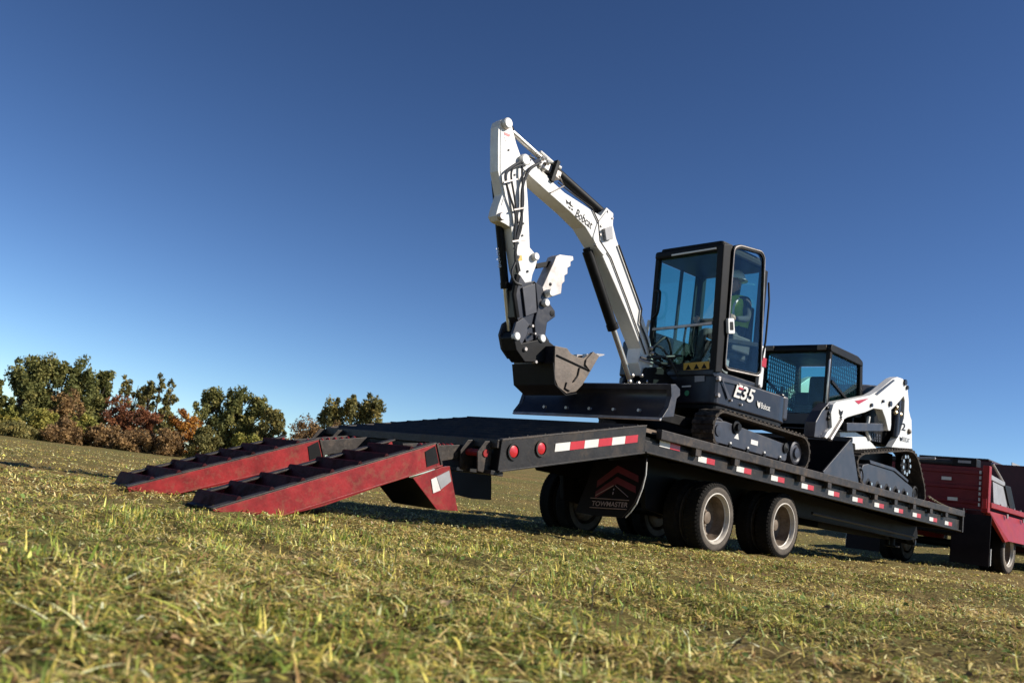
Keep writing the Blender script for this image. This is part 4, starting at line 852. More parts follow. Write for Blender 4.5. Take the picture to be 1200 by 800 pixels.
    cylinder(e, ctr(580, 208, -.06), ctr(597, 391, -.06), .047, .026, .71)
    text('Bobcat', H, .0, (587.5, 313), (584, 290), .05, M['whitetape'], arm, depth=.0)
    for pts, r in (([(634, 190), (620, 200), (612, 222), (611, 262), (606, 282), (604, 300), (607, 320)], .017), ([(626, 186), (617, 184), (612, 196), (613, 240), (606, 275), (603, 292)], .014), ([(622, 182), (600, 196), (592, 206), (597, 228), (604, 252), (603, 285), (609, 318)], .013), ([(620, 192), (604, 196), (599, 205), (603, 232), (607, 262)], .012), ([(608, 300), (600, 318), (603, 330), (611, 334)], .014)):
        MB().tube(spline([ctr(*a, AQ+.04) for a in pts], 6), r, 8).build('hose', 'hose', arm, smooth=True)
    for (x0, y0), (x1, y1) in (((602, 246), (618, 243)), ((600, 283), (616, 281)), ((590, 214), (606, 210))):
        MB().bar(ctr(x0, y0, AQ+.055), ctr(x1, y1, AQ+.055), .02, .02).build('hose_clamp', 'rawsteel', arm, .003)
    MB().tube([ctr(*a, AQ+.002) for a in [(587, 150), (586.5, 172), (586.5, 200), (589, 214), (591.5, 228), (588, 240)]], .006, 5).build('weld_seam', 'cream', arm)
    for L_, mt_ in (([(604, 300), (611, 299), (612, 305), (605, 306)], 'yellow'), ([(610, 240), (614, 239.5), (614.5, 244), (610.5, 244.5)], 'cream')):
        MB().pq(H, H.prof(AQ, L_), AQ+.001, AQ+.004).build('decal', mt_, arm)
    for x, y, r in ((596, 176, .012), (603, 205, .012), (613, 262, .012), (612, 276, .012), (618, 318, .014)): pin(arm, H, x, y, AQ, r, material='charcoal', ln=.012)
    # linkage
    lk = MB().pq(H, H.prof(.12, [(600, 391), (604, 378), (613, 372), (620, 380), (617, 392), (612, 402), (617, 414), (611, 420), (603, 408)]), .13, .095).build('bucket_link', 'slate', e, .008)
    MB().pq(H, H.prof(.12, [(600, 391), (604, 378), (613, 372), (620, 380), (617, 392), (612, 402), (617, 414), (611, 420), (603, 408)]), -.09, -.125).build('link_plate', 'slate', lk, .008)
    for x, y, r in ((604, 394, .045), (634, 396.5, .045), (622, 382, .018), (625, 391, .014), (626, 424, .02), (614, 409, .025)): pin(lk, H, x, y, .13, r, material='cream' if r > .04 else 'rawsteel', ln=.04)
    th = MB().pq(H, H.prof(.12, [(627, 330), (636, 337), (640, 350), (650, 364), (650.5, 371), (641, 378), (639, 392), (644, 400), (628, 402), (626, 378), (630, 360)]), .125, -.10).build('thumb_mount', 'charcoal', e, .008)
    pin(th, H, 641.5, 343.5, .12, .045, material='white', ln=.08); pin(th, H, 637.5, 355, .12, .045, material='white', ln=.06); pin(th, H, 647, 367, .125, .035, material='black', ln=.006)
    tm_px = [(649, 306), (651, 300.5), (655.5, 298.5), (671, 300.5), (671.5, 305), (668, 307), (668, 312), (664.5, 314), (664.5, 321), (661, 323), (661, 330), (658, 333), (657, 344), (644, 348.5), (632, 352), (629, 350)]
    tm = MB().pq(H, H.prof(.10, tm_px), .11, -.04).build('thumb', 'rawsteel', e, .006)
    pin(tm, H, 645, 333, .111, .02, material='black', ln=.004)
    MB().bar(ctr(627, 312, .02), ctr(650, 308, .02), .05, .06).build('thumb_link', 'black', tm, .005)
    # coupler and bucket
    MB().pq(H, H.prof(.16, [(603, 395), (606, 388), (612, 402), (622, 400), (640, 396), (651, 405), (650, 425), (616, 424), (606, 410)]), .145, -.09).build('coupler', 'black', e, .01)
    bk = [(650.6, 405), (664.7, 408), (669, 414), (676, 418), (684, 419.5), (694, 412.5), (702, 417), (692, 435), (682.5, 451), (675, 458.7), (663.7, 460.8), (654, 453), (649.7, 442)]
    QN, QF = .30, -.40
    side = H.prof(QN, bk); bu = MB().pq(H, side, QN, QN-.022).build('bucket', 'bucketsteel', e, .004)
    MB().pq(H, side, QF, QF+.022).build('bucket_side', 'bucketsteel', bu, .004)
    shell = spline([side[i] for i in (0, 12, 11, 10, 9, 8, 7, 6)], 4)
    MB().strip(H, [tuple(p) for p in shell], QN-.023, QF+.023, .022).build('bucket_shell', 'charcoal', bu, smooth=True)
    MB().pq(H, H.prof(QN, [(650.6, 405), (655, 406), (654, 412), (650, 412)]), QN-.03, QF+.03).build('top_plate', 'charcoal', bu)
    MB().pq(H, H.prof(QN+.015, [(687, 421), (695, 412), (702, 417), (691.5, 435), (686, 427)]), QN+.02, QN+.001).build('side_cutter', 'bucketsteel', bu, .003)
    for pts in ([(652.5, 416), (691, 434)], [(679, 431), (677, 440), (672, 447)], [(664, 448), (662, 455), (667, 458)]):
        MB().tube([H.pt(H.on_q(*a, QN+.006)[0], QN+.006, H.on_q(*a, QN+.006)[1]) for a in pts], .010, 6).build('weld_rib', 'black', bu)
    tp, tz = H.on_q(702, 417, QN); tip = H.on_q(709, 415.5, QN)
    for k in range(5):
        q = QN-.03-k*(QN-QF-.06)/4
        MB().prism([H.pt(tp-.05, q-.035, tz-.03), H.pt(tp-.05, q+.035, tz-.03), H.pt(tp-.05, q+.035, tz+.02), H.pt(tp-.05, q-.035, tz+.02)], [H.pt(tip[0], q-.02, tip[1]-.004), H.pt(tip[0], q+.02, tip[1]-.004), H.pt(tip[0], q+.02, tip[1]+.006), H.pt(tip[0], q-.02, tip[1]+.006)]).build('tooth', 'rawsteel', bu)
    MB().strip(H, [H.on_q(*a, QN) for a in [(649, 425), (651, 450), (663, 462), (676, 460)]], QN+.002, QF-.002, -.012).build('wear_strip', 'black', bu)
    # tangle of hoses at the boom foot
    for i in range(9):
        a = ctr(random.uniform(745, 760), random.uniform(410, 425), random.uniform(-.15, .18)); b = H.pt(-1.0, random.uniform(-.2, .3), random.uniform(2.05, 2.5))
        mid = (a+b)/2+np.array([random.uniform(-.1, .1), random.uniform(-.1, .1), random.uniform(-.05, .28)])
        MB().tube(spline([a, mid, b], 7), .017, 7).build('hose', 'hose', e, smooth=True)
    for x, y in ((763, 408), (764, 414), (738, 447), (748, 449), (757, 447), (752, 440), (741, 440)): MB().ball(ctr(x, y, .14), .03, 8).build('fitting', 'steel', e, smooth=True)
    return e, pf
EXC, PF = make_excavator()

# ------------------------------------------------------------------ operator
def make_operator():
    QO = .46; hp, hz = H.on_q(862, 326, QO)
    base = H.pt(hp+.06, QO, 2.66); o = thing('person', 'operator in white hard hat and yellow-green safety vest seated in the excavator cab', 'person', base)
    sh = hz-.30; dx = hp
    J = {'pel': (dx+.06, QO, 2.76), 'waist': (dx+.10, QO, 2.93), 'chest': (dx+.08, QO, sh-.10), 'neck': (dx+.035, QO, sh+.06), 'headb': (dx+.02, QO, sh+.13), 'head': (dx, QO, sh+.22), 'headt': (dx+.005, QO, sh+.29), 'nose': (dx-.095, QO, sh+.185)}
    for s, n in ((1, 'l'), (-1, 'r')):
        q = QO
        J.update({'sh'+n: (dx+.07, q+s*.17, sh-.02), 'el'+n: (dx-.02, q+s*.26, sh-.29), 'wr'+n: (PF+.44, q+s*.285, 2.93), 'hip'+n: (dx+.0, q+s*.09, 2.75), 'kn'+n: (dx-.42, q+s*.12, 2.76), 'an'+n: (dx-.46, q+s*.12, 2.36), 'to'+n: (dx-.60, q+s*.12, 2.31)})
    Rr = {'pel': .14, 'waist': .135, 'chest': .155, 'neck': .062, 'headb': .075, 'head': .095, 'headt': .075, 'nose': .018, 'sh': .075, 'el': .05, 'wr': .034, 'hip': .095, 'kn': .065, 'an': .045, 'to': .04}
    E_ = [('pel', 'waist'), ('waist', 'chest'), ('chest', 'neck'), ('neck', 'headb'), ('headb', 'head'), ('head', 'headt'), ('head', 'nose')]
    for n in 'lr': E_ += [('chest', 'sh'+n), ('sh'+n, 'el'+n), ('el'+n, 'wr'+n), ('pel', 'hip'+n), ('hip'+n, 'kn'+n), ('kn'+n, 'an'+n), ('an'+n, 'to'+n)]
    ks = list(J); me = bpy.data.meshes.new('body'); bw = W(base)
    me.from_pydata([W(H.pt(*J[k]))-bw for k in ks], [(ks.index(a), ks.index(b)) for a, b in E_], [])
    b = bpy.data.objects.new('body', me); C.objects.link(b); b.parent = o; me.materials.append(M['shirt'])
    md = b.modifiers.new('skin', 'SKIN'); md.use_smooth_shade = True
    if not me.skin_vertices: me.skin_vertices.new()
    for i, k in enumerate(ks):
        r = Rr.get(k, Rr.get(k[:2], Rr.get(k[:3]))); sv = me.skin_vertices[0].data[i]; sv.radius = (r, r); sv.use_root = (k == 'pel')
    b.modifiers.new('sub', 'SUBSURF').levels = 1; b.modifiers['sub'].render_levels = 2
    P = lambda k: H.pt(*J[k])
    # face skin shell, hat, vest, hands
    hd = P('head'); f = MB().ball(hd+H.t*-.012-np.array([0, 0, .02]), .105, 16, (.95, .82, 1.12)); fc = f.build('face', 'skin', o, smooth=True)
    MB().tube([hd-H.t*.105-np.array([0, 0, -.0]), hd-H.t*.135-np.array([0, 0, .045]), hd-H.t*.11-np.array([0, 0, .06])], [.012, .018, .012], 8).build('nose', 'skin', fc, smooth=True)
    for s in (1, -1):
        MB().ball(hd-H.t*.095+H.n*s*.036+np.array([0, 0, .0]), .013, 8).build('eye', 'seat', fc, smooth=True)
        MB().ball(hd+H.n*s*.088-np.array([0, 0, .03]), .026, 8, (.8, .5, 1.3)).build('ear', 'skin', fc, smooth=True)
    MB().bar(hd-H.t*.1+H.n*.028-np.array([0, 0, .085]), hd-H.t*.1-H.n*.028-np.array([0, 0, .085]), .012, .008).build('mouth', 'redplastic', fc)
    c = hd+np.array([0, 0, .055])
    ht = MB().lathe(c, (0, 0, 1), [(-.012, .165), (-.004, .168), (.0, .135), (.05, .128), (.10, .098), (.13, .05), (.138, .0005)], 28).build('hard_hat', 'hat', o, smooth=True)
    MB().prism([c+H.t*a+H.n*b_+np.array([0, 0, -.008]) for a, b_ in ((-.13, .1), (-.22, .06), (-.22, -.06), (-.13, -.1))], [c+H.t*a+H.n*b_+np.array([0, 0, .002]) for a, b_ in ((-.13, .1), (-.21, .06), (-.21, -.06), (-.13, -.1))]).build('brim', 'hat', ht)
    a_, b_ = P('chest'), P('waist'); rings = []
    vs = []; fs = []; seg = 20
    for t_, rx, ry in ((-.1, .15, .185), (.25, .165, .20), (.6, .17, .215), (.95, .165, .225), (1.12, .13, .19), (1.22, .085, .11)):
        cc = b_+(a_-b_)*t_ if t_ < 1 else a_+np.array([0, 0, (t_-1)*.75])
        vs += [cc+H.t*rx*math.cos(2*math.pi*k/seg)+H.n*ry*math.sin(2*math.pi*k/seg) for k in range(seg)]
    fs = [(i*seg+k, i*seg+(k+1) % seg, (i+1)*seg+(k+1) % seg, (i+1)*seg+k) for i in range(5) for k in range(seg)]
    vt = MB().add(vs, fs).build('safety_vest', 'vest', o, smooth=True)
    for s in (1, -1):
        MB().tube(spline([a_-H.t*.15+H.n*s*.09-np.array([0, 0, .22]), a_-H.t*.175+H.n*s*.09, a_+H.n*s*.10+np.array([0, 0, .145]), a_+H.t*.165+H.n*s*.09], 5), .016, 6).build('reflective_strip', 'cream', vt, smooth=True)
    for n, s in (('l', 1), ('r', -1)):
        w = P('wr'+n); hnd = MB().ball(w-H.t*.05, .042, 10, (1.2, .6, 1.)); ho = hnd.build('hand', 'skin', o, smooth=True)
        for k in range(4): 
            z = .025-k*.018; ln = (.055, .062, .058, .045)[k]
            MB().tube([w-H.t*.085+H.n*s*.015+np.array([0, 0, z]), w-H.t*(.085+ln*.6)+H.n*s*.012+np.array([0, 0, z]), w-H.t*(.085+ln*.7)-H.n*s*.025+np.array([0, 0, z-.005]), w-H.t*.085-H.n*s*.03+np.array([0, 0, z-.008])], .0088, 6).build('finger', 'skin', ho, smooth=True)
        MB().tube([w-H.t*.04-H.n*s*.02+np.array([0, 0, .02]), w-H.t*.08-H.n*s*.04+np.array([0, 0, .035]), w-H.t*.11-H.n*s*.03+np.array([0, 0, .04])], .0095, 6).build('thumb', 'skin', ho, smooth=True)
make_operator()
# ------------------------------------------------------------------ compact track loader
def make_loader():
    e = thing('track_loader', 'white and black compact track loader with lowered bucket behind the excavator', 'track loader', (5.3, 0, ZD))
    q = .80
    for s in (1, -1):
        loop = round_poly([(4.62, ZD+.015), (6.93, ZD+.015), (7.17, ZD+.07), (7.10, ZD+.32), (6.74, 1.92), (6.50, 2.02), (6.22, 2.0), (4.52, 1.72), (4.32, 1.60), (4.36, 1.42)], .16, 5)
        track_loop(e, loop, s*.88, s*.52, nl=60, lug=.022)
        fr = MB().pq(T0, round_poly([(4.62, 1.33), (4.72, 1.55), (4.95, 1.60), (5.9, 1.60), (6.75, 1.42), (6.88, 1.27), (6.7, 1.24), (4.8, 1.23)], .04), s*.80, s*.56).build('track_frame', 'slate', e, .01)
        MB().pq(T0, [(4.95, 1.60), (5.9, 1.60), (6.5, 1.48), (6.5, 1.52), (5.9, 1.65), (4.9, 1.65)], s*.82, s*.58).build('frame_lip', 'slate', fr, .004)
        for k in range(5): MB().lathe((4.95+k*.36, s*.74, 1.285), (0, s, 0), [(-.1, .085), (.06, .085), (.07, .045), (.1, .04), (.1, .0005)], 16).build('roller', 'black', fr, smooth=True); MB().cyl((4.95+k*.36, s*.84, 1.285), (4.95+k*.36, s*.86, 1.285), .025, 8).build('roller_bolt', 'steel', fr)
        for u, z, r in ((4.62, 1.36, .15), (6.88, 1.33, .13)): MB().lathe((u, s*.74, z), (0, s, 0), [(-.1, r), (.06, r), (.07, r-.03), (.05, r-.05), (.06, .0005)], 24).build('idler', 'black', fr, smooth=True)
        sp = MB().lathe((6.42, s*.74, 1.76), (0, s, 0), [(-.05, .19), (.04, .19), (.045, .14), (.02, .12), (.03, .0005)], 30).build('drive_sprocket', 'black', e, smooth=True)
        for k in range(9):
            a = 2*math.pi*k/9; c = (6.42+.15*math.cos(a), s*.785, 1.76+.15*math.sin(a)); MB().cyl(c, (c[0], c[1]+s*.03, c[2]), .032, 10).build('sprocket_bolt', 'steel', sp)
    # chassis
    MB().box(T0, 4.2, 6.6, -.50, .50, 1.42, 1.95).build('chassis', 'black', e, .02)
    wb = T0.prof(.62, [(984, 506), (1003, 506), (1015, 512), (1023, 520), (1030, 528), (1003, 532), (1002, 520), (985, 514)])
    MB().pq(T0, wb, .62, .50).build('side_body', 'white', e, .008)
    # rear body and engine door
    rb = T0.prof(.66, [(1048, 524), (1056, 508), (1061, 492), (1060, 480), (1063, 470), (1067, 488), (1068.5, 492), (1069, 526)])
    ro = MB().pq(T0, rb, .66, -.66).build('rear_body', 'white', e, .01)
    MB().pq(T0, T0.prof(.58, [(1015, 486), (1018, 477), (1033, 476), (1048, 462), (1060, 470), (1060, 490), (1054, 508), (1046, 522), (1020, 516)]), .56, -.56).build('engine_bay', 'black', e, .02)
    MB().pq(T0, T0.prof(.5, [(1014, 450), (1037, 452), (1040, 462), (1014, 462)]), .45, -.45).build('engine_cover', 'charcoal', e, .015)
    # grille
    gp = T0.prof(.6, [(1018, 507), (1032, 509), (1032, 518), (1019, 516)]); gr = MB().pq(T0, gp, .60, .585).build('grille', 'slate', e, .003)
    for i in range(1, 5):
        a = np.array(gp[0])+(np.array(gp[1])-np.array(gp[0]))*i/5; b = np.array(gp[3])+(np.array(gp[2])-np.array(gp[3]))*i/5; MB().bar((a[0], .603, a[1]), (b[0], .603, b[1]), .012, .012).build('grille_bar', 'black', gr)
    for i in range(1, 3):
        a = np.array(gp[0])+(np.array(gp[3])-np.array(gp[0]))*i/3; b = np.array(gp[1])+(np.array(gp[2])-np.array(gp[1]))*i/3; MB().bar((a[0], .604, a[1]), (b[0], .604, b[1]), .012, .012).build('grille_bar', 'black', gr)
    # --- cab
    F = T0; pf = T0.on_q(975.5, 404, .56)[0]; pr = T0.on_q(1009, 421, .56)[0]; zt = 3.27; q0, q1 = -.56, .56; zb = 1.95
    cab = MB().box(F, pf, pr+.1, q0+.05, q1-.05, zb, zb+.1).build('cab', 'black', e, .02)
    rf = MB().pq(F, round_poly([(pf-.08, zt-.12), (pf-.06, zt), (pr-.15, zt+.01), (pr+.04, zt-.04), (pr+.06, zt-.12)], .05), q0-.03, q1+.02).build('cab_roof', 'black', cab, .02)
    for s_ in (q1-.10, q0+.14):
        MB().box(F, pf-.095, pf-.075, s_-.10, s_+.05, zt-.10, zt-.02).build('work_light', 'bucketsteel', rf, .01)
    for s_ in (q0, q1):
        sd = 1 if s_ > 0 else -1
        MB().bar((pf+.0, s_-sd*.03, zb), (pf-.02, s_-sd*.03, zt-.1), .07, .08, (1, 0, 0)).build('post', 'black', cab, .012)
        MB().bar((pr+.14, s_-sd*.03, zb+.4), (pr+.03, s_-sd*.03, zt-.08), .07, .10, (1, 0, 0)).build('post', 'black', cab, .012)
        MB().bar((pf, s_-sd*.03, 2.28), (pr+.15, s_-sd*.03, 2.36), .05, .07).build('side_rail', 'black', cab, .01)
        MB().pq(F, [(pf+.03, 2.30), (pr+.12, 2.38), (pr+.02, zt-.12), (pf+.02, zt-.12)], s_-sd*.025, s_-sd*.031).build('side_window', 'glass', cab)
        # steel mesh behind the glass
        me_ = MB()
        for i in range(1, 16):
            u = pf+.03+(pr-pf)*i/16; me_.bar((u, s_-sd*.06, 2.34), (u, s_-sd*.06, zt-.13), .014, .012)
        for i in range(1, 12):
            z = 2.34+(zt-.13-2.34)*i/12; me_.bar((pf+.03, s_-sd*.068, z), (pr+.02, s_-sd*.068, z), .014, .012)
        g_ = me_.build('window_mesh', 'black', cab); g_['kind'] = 'stuff'
        MB().bar((pf+.1, s_-sd*.02, 2.72), (pr-.0, s_-sd*.02, 2.42), .03, .04).build('window_brace', 'black', cab)
    MB().box(F, pr-.02, pr+.04, q0+.06, q1-.06, zb, 2.7).build('rear_wall', 'black', cab)
    MB().box(F, pr+.0, pr+.006, q0+.08, q1-.08, 2.7, zt-.14).build('rear_window', 'glass', cab)
    MB().box(F, pf+.0, pf+.006, q0+.06, q1-.06, 2.2, zt-.13).build('front_door', 'clearglass', cab)
    MB().box(F, pf-.0, pf+.05, q0+.06, q1-.06, zb, 2.2).build('front_panel', 'slate', cab, .01)
    st = MB().box(F, pf+.5, pf+.9, -.25, .25, 2.25, 2.4).build('seat', 'seat', cab, .04)
    MB().pq(F, [(pf+.86, 2.4), (pf+.98, 2.4), (pf+.96, 2.95), (pf+.88, 2.95)], -.22, .22).build('backrest', 'seat', cab, .04)
    for s_ in (-.36, .36): MB().tube([(pf+.35, s_, 2.25), (pf+.28, s_, 2.55), (pf+.27, s_, 2.66)], [.02, .022, .03], 8).build('joystick', 'seat', cab, smooth=True)
    MB().tube([(pf-.02, q1-.02, 2.3), (pf-.05, q1+.0, 2.35), (pf-.05, q1+.0, 3.0), (pf-.02, q1-.02, 3.1)], .014, 8).build('grab_rail', 'steel', cab, smooth=True)
    # --- lift arms (near one traced, far one mirrored)
    ax = [(975, 501), (974, 484), (977, 474), (981, 470.5), (998, 467.5), (1020, 463), (1029, 458), (1046.5, 443.5), (1052, 441.5), (1058, 443.5), (1063, 451), (1063, 460), (1056, 468), (1050, 475), (1044.5, 480), (1044.5, 498), (1043.5, 504.5), (1041, 504.5), (1038, 491), (1034, 480), (1024, 478.5), (1014, 483), (1001, 486.5), (993, 489), (985, 494), (977, 507), (969, 514), (966.5, 512), (970, 506)]
    ap = T0.prof(q, ax)
    for s in (1, -1):
        ar = MB().pq(T0, ap, s*q, s*(q-.13)).build('lift_arm', 'white', e, .01)
        # rear link from arm pivot down to the body
        lp = T0.prof(q-.02, [(1050, 455), (1056, 446), (1062, 450), (1064, 458), (1062, 485), (1059, 498), (1053, 512), (1046, 524), (1060, 526), (1068, 524), (1069, 492), (1064, 486), (1066, 462), (1064, 449), (1058, 443)])
        lk = T0.prof(q-.03, [(1057, 449), (1064, 450), (1066, 470), (1066, 488), (1069, 492), (1068.5, 526), (1046, 524), (1055, 509), (1060, 490), (1061, 470)])
        ln = MB().pq(T0, lk, s*(q-.04), s*(q-.16)).build('rear_link', 'white', e, .01)
        # lift cylinder and lower link
        a = T0.on_q(1056, 478, q-.08); b = T0.on_q(1058, 497, q-.08)
        A = T0.on_q(1052, 468, .7); B = T0.on_q(1048, 512, .7)
        MB().tube([(A[0], s*.70, A[1]), (B[0], s*.70, B[1])], .06, 14).build('lift_cylinder', 'charcoal', e, smooth=True)
        A = T0.on_q(990, 500, .72); B = T0.on_q(1033, 500.5, .72)
        MB().bar((A[0], s*.72, A[1]), (B[0], s*.72, B[1]), .07, .13).build('lower_link', 'slate', e, .01)
        # arm front: quick-attach upright
        up = T0.prof(q-.04, [(955, 512), (957, 494), (964, 481), (972, 472), (976, 474), (975, 498), (968, 514)])
        uo = MB().pq(T0, up, s*(q-.05), s*(q-.22)).build('arm_upright_shaded', 'slate', ar, .01)  # slate paints in the shadow on this part of the arm
        A = T0.on_q(985, 492, q); B = T0.on_q(971, 515, q)
        MB().tube([(A[0], s*(q+.02), A[1]), (B[0], s*(q+.02), B[1])], .03, 10).build('tilt_cylinder', 'rawsteel', ar, smooth=True)
        for x, y, r in ((1060, 448, .05), (1042.5, 473, .045), (1020.5, 474.5, .03), (1034, 470, .025), (1062.5, 454, .035)):
            p, z = T0.on_q(x, y, q); MB().cyl((p, s*(q-.01), z), (p, s*(q+.03), z), r, 14).build('pin', 'charcoal', ar, smooth=True)
        if s > 0:
            MB().pq(T0, T0.prof(q, [(1001.5, 469.5), (1018, 466.5), (1006, 473.5)]), q+.001, q+.004).build('red_decal', 'redplastic', ar)
            for c in ([(983, 479), (985.5, 482), (988, 480.5), (987, 485), (985, 488.5), (983, 484)], [(985.5, 487), (987, 488), (985.5, 491), (983.5, 489)]): MB().pq(T0, T0.prof(q, c), q+.001, q+.004).build('emblem', 'black', ar)
            MB().pq(T0, T0.prof(q+.004, [(1025, 461.5), (1046.5, 444.5), (1049, 445.5), (1028, 463)]), q+.001, q+.005).build('dark_decal', 'slate', ar)
            for x, y in ((970, 478), (972, 484), (971, 490), (974, 480)): 
                p, z = T0.on_q(x, y, q-.03); MB().ball((p, q-.04, z), .03, 8).build('coupler_fitting', 'black', uo, smooth=True)
    text('2', T0, .765, (1056.5, 503.5), (1061, 504.5), .12, M['black'], ro, bold=.01)
    text('BOBCAT', T0, .765, (1057.5, 516.5), (1065.5, 519), .075, M['black'], ro)
    MB().pq(T0, T0.prof(.765, [(1054.5, 511.5), (1056, 513), (1057.5, 512), (1056.5, 516.5), (1055, 516)]), .766, .769).build('emblem', 'black', ro)
    p, z = T0.on_q(1064.5, 505.5, .76); MB().ball((p, .76, z), .05, 10).build('tail_lamp', 'bucketsteel', ro, smooth=True)
    for i in range(6):
        p, z = T0.on_q(1050+random.uniform(-3, 4), 480+random.uniform(-5, 8), .72); MB().ball((p, .74, z), .04, 8).build('hose_fitting', 'chain' if i % 2 else 'black', e, smooth=True)
    MB().tube([(T0.on_q(1016, 488, .6)[0], .63, T0.on_q(1016, 488, .6)[1]), (T0.on_q(1013, 505, .6)[0], .63, T0.on_q(1013, 505, .6)[1]), (T0.on_q(1017, 515, .6)[0], .63, T0.on_q(1017, 515, .6)[1])], .03, 8).build('guard_rail', 'white', e, smooth=True)
    # --- bucket
    bs = T0.prof(.93, [(965, 552), (998, 513.5), (1007, 570.5), (967, 560)])
    bs = [(bs[0][0], bs[0][1]), (bs[1][0], bs[1][1]), (bs[2][0], ZD+.015), (bs[3][0]-.02, ZD+.012)]
    bu = MB().pq(T0, bs, .93, .905).build('bucket', 'slate', e, .005)
    MB().pq(T0, bs, -.93, -.905).build('bucket_side', 'slate', bu, .005)
    MB().strip(T0, [bs[1], (bs[2][0]-.02, bs[2][1]+.08), (bs[2][0]-.09, bs[2][1]), bs[3], (bs[3][0]-.12, bs[3][1])], .904, -.904, -.02).build('bucket_shell', 'charcoal', bu)
    MB().pq(T0, [(bs[1][0]-.02, bs[1][1]-.05), (bs[1][0]+.03, bs[1][1]-.05), (bs[1][0]+.02, bs[1][1]+.015), (bs[1][0]-.02, bs[1][1]+.015)], .94, -.94).build('top_edge', 'slate', bu, .004)
make_loader()
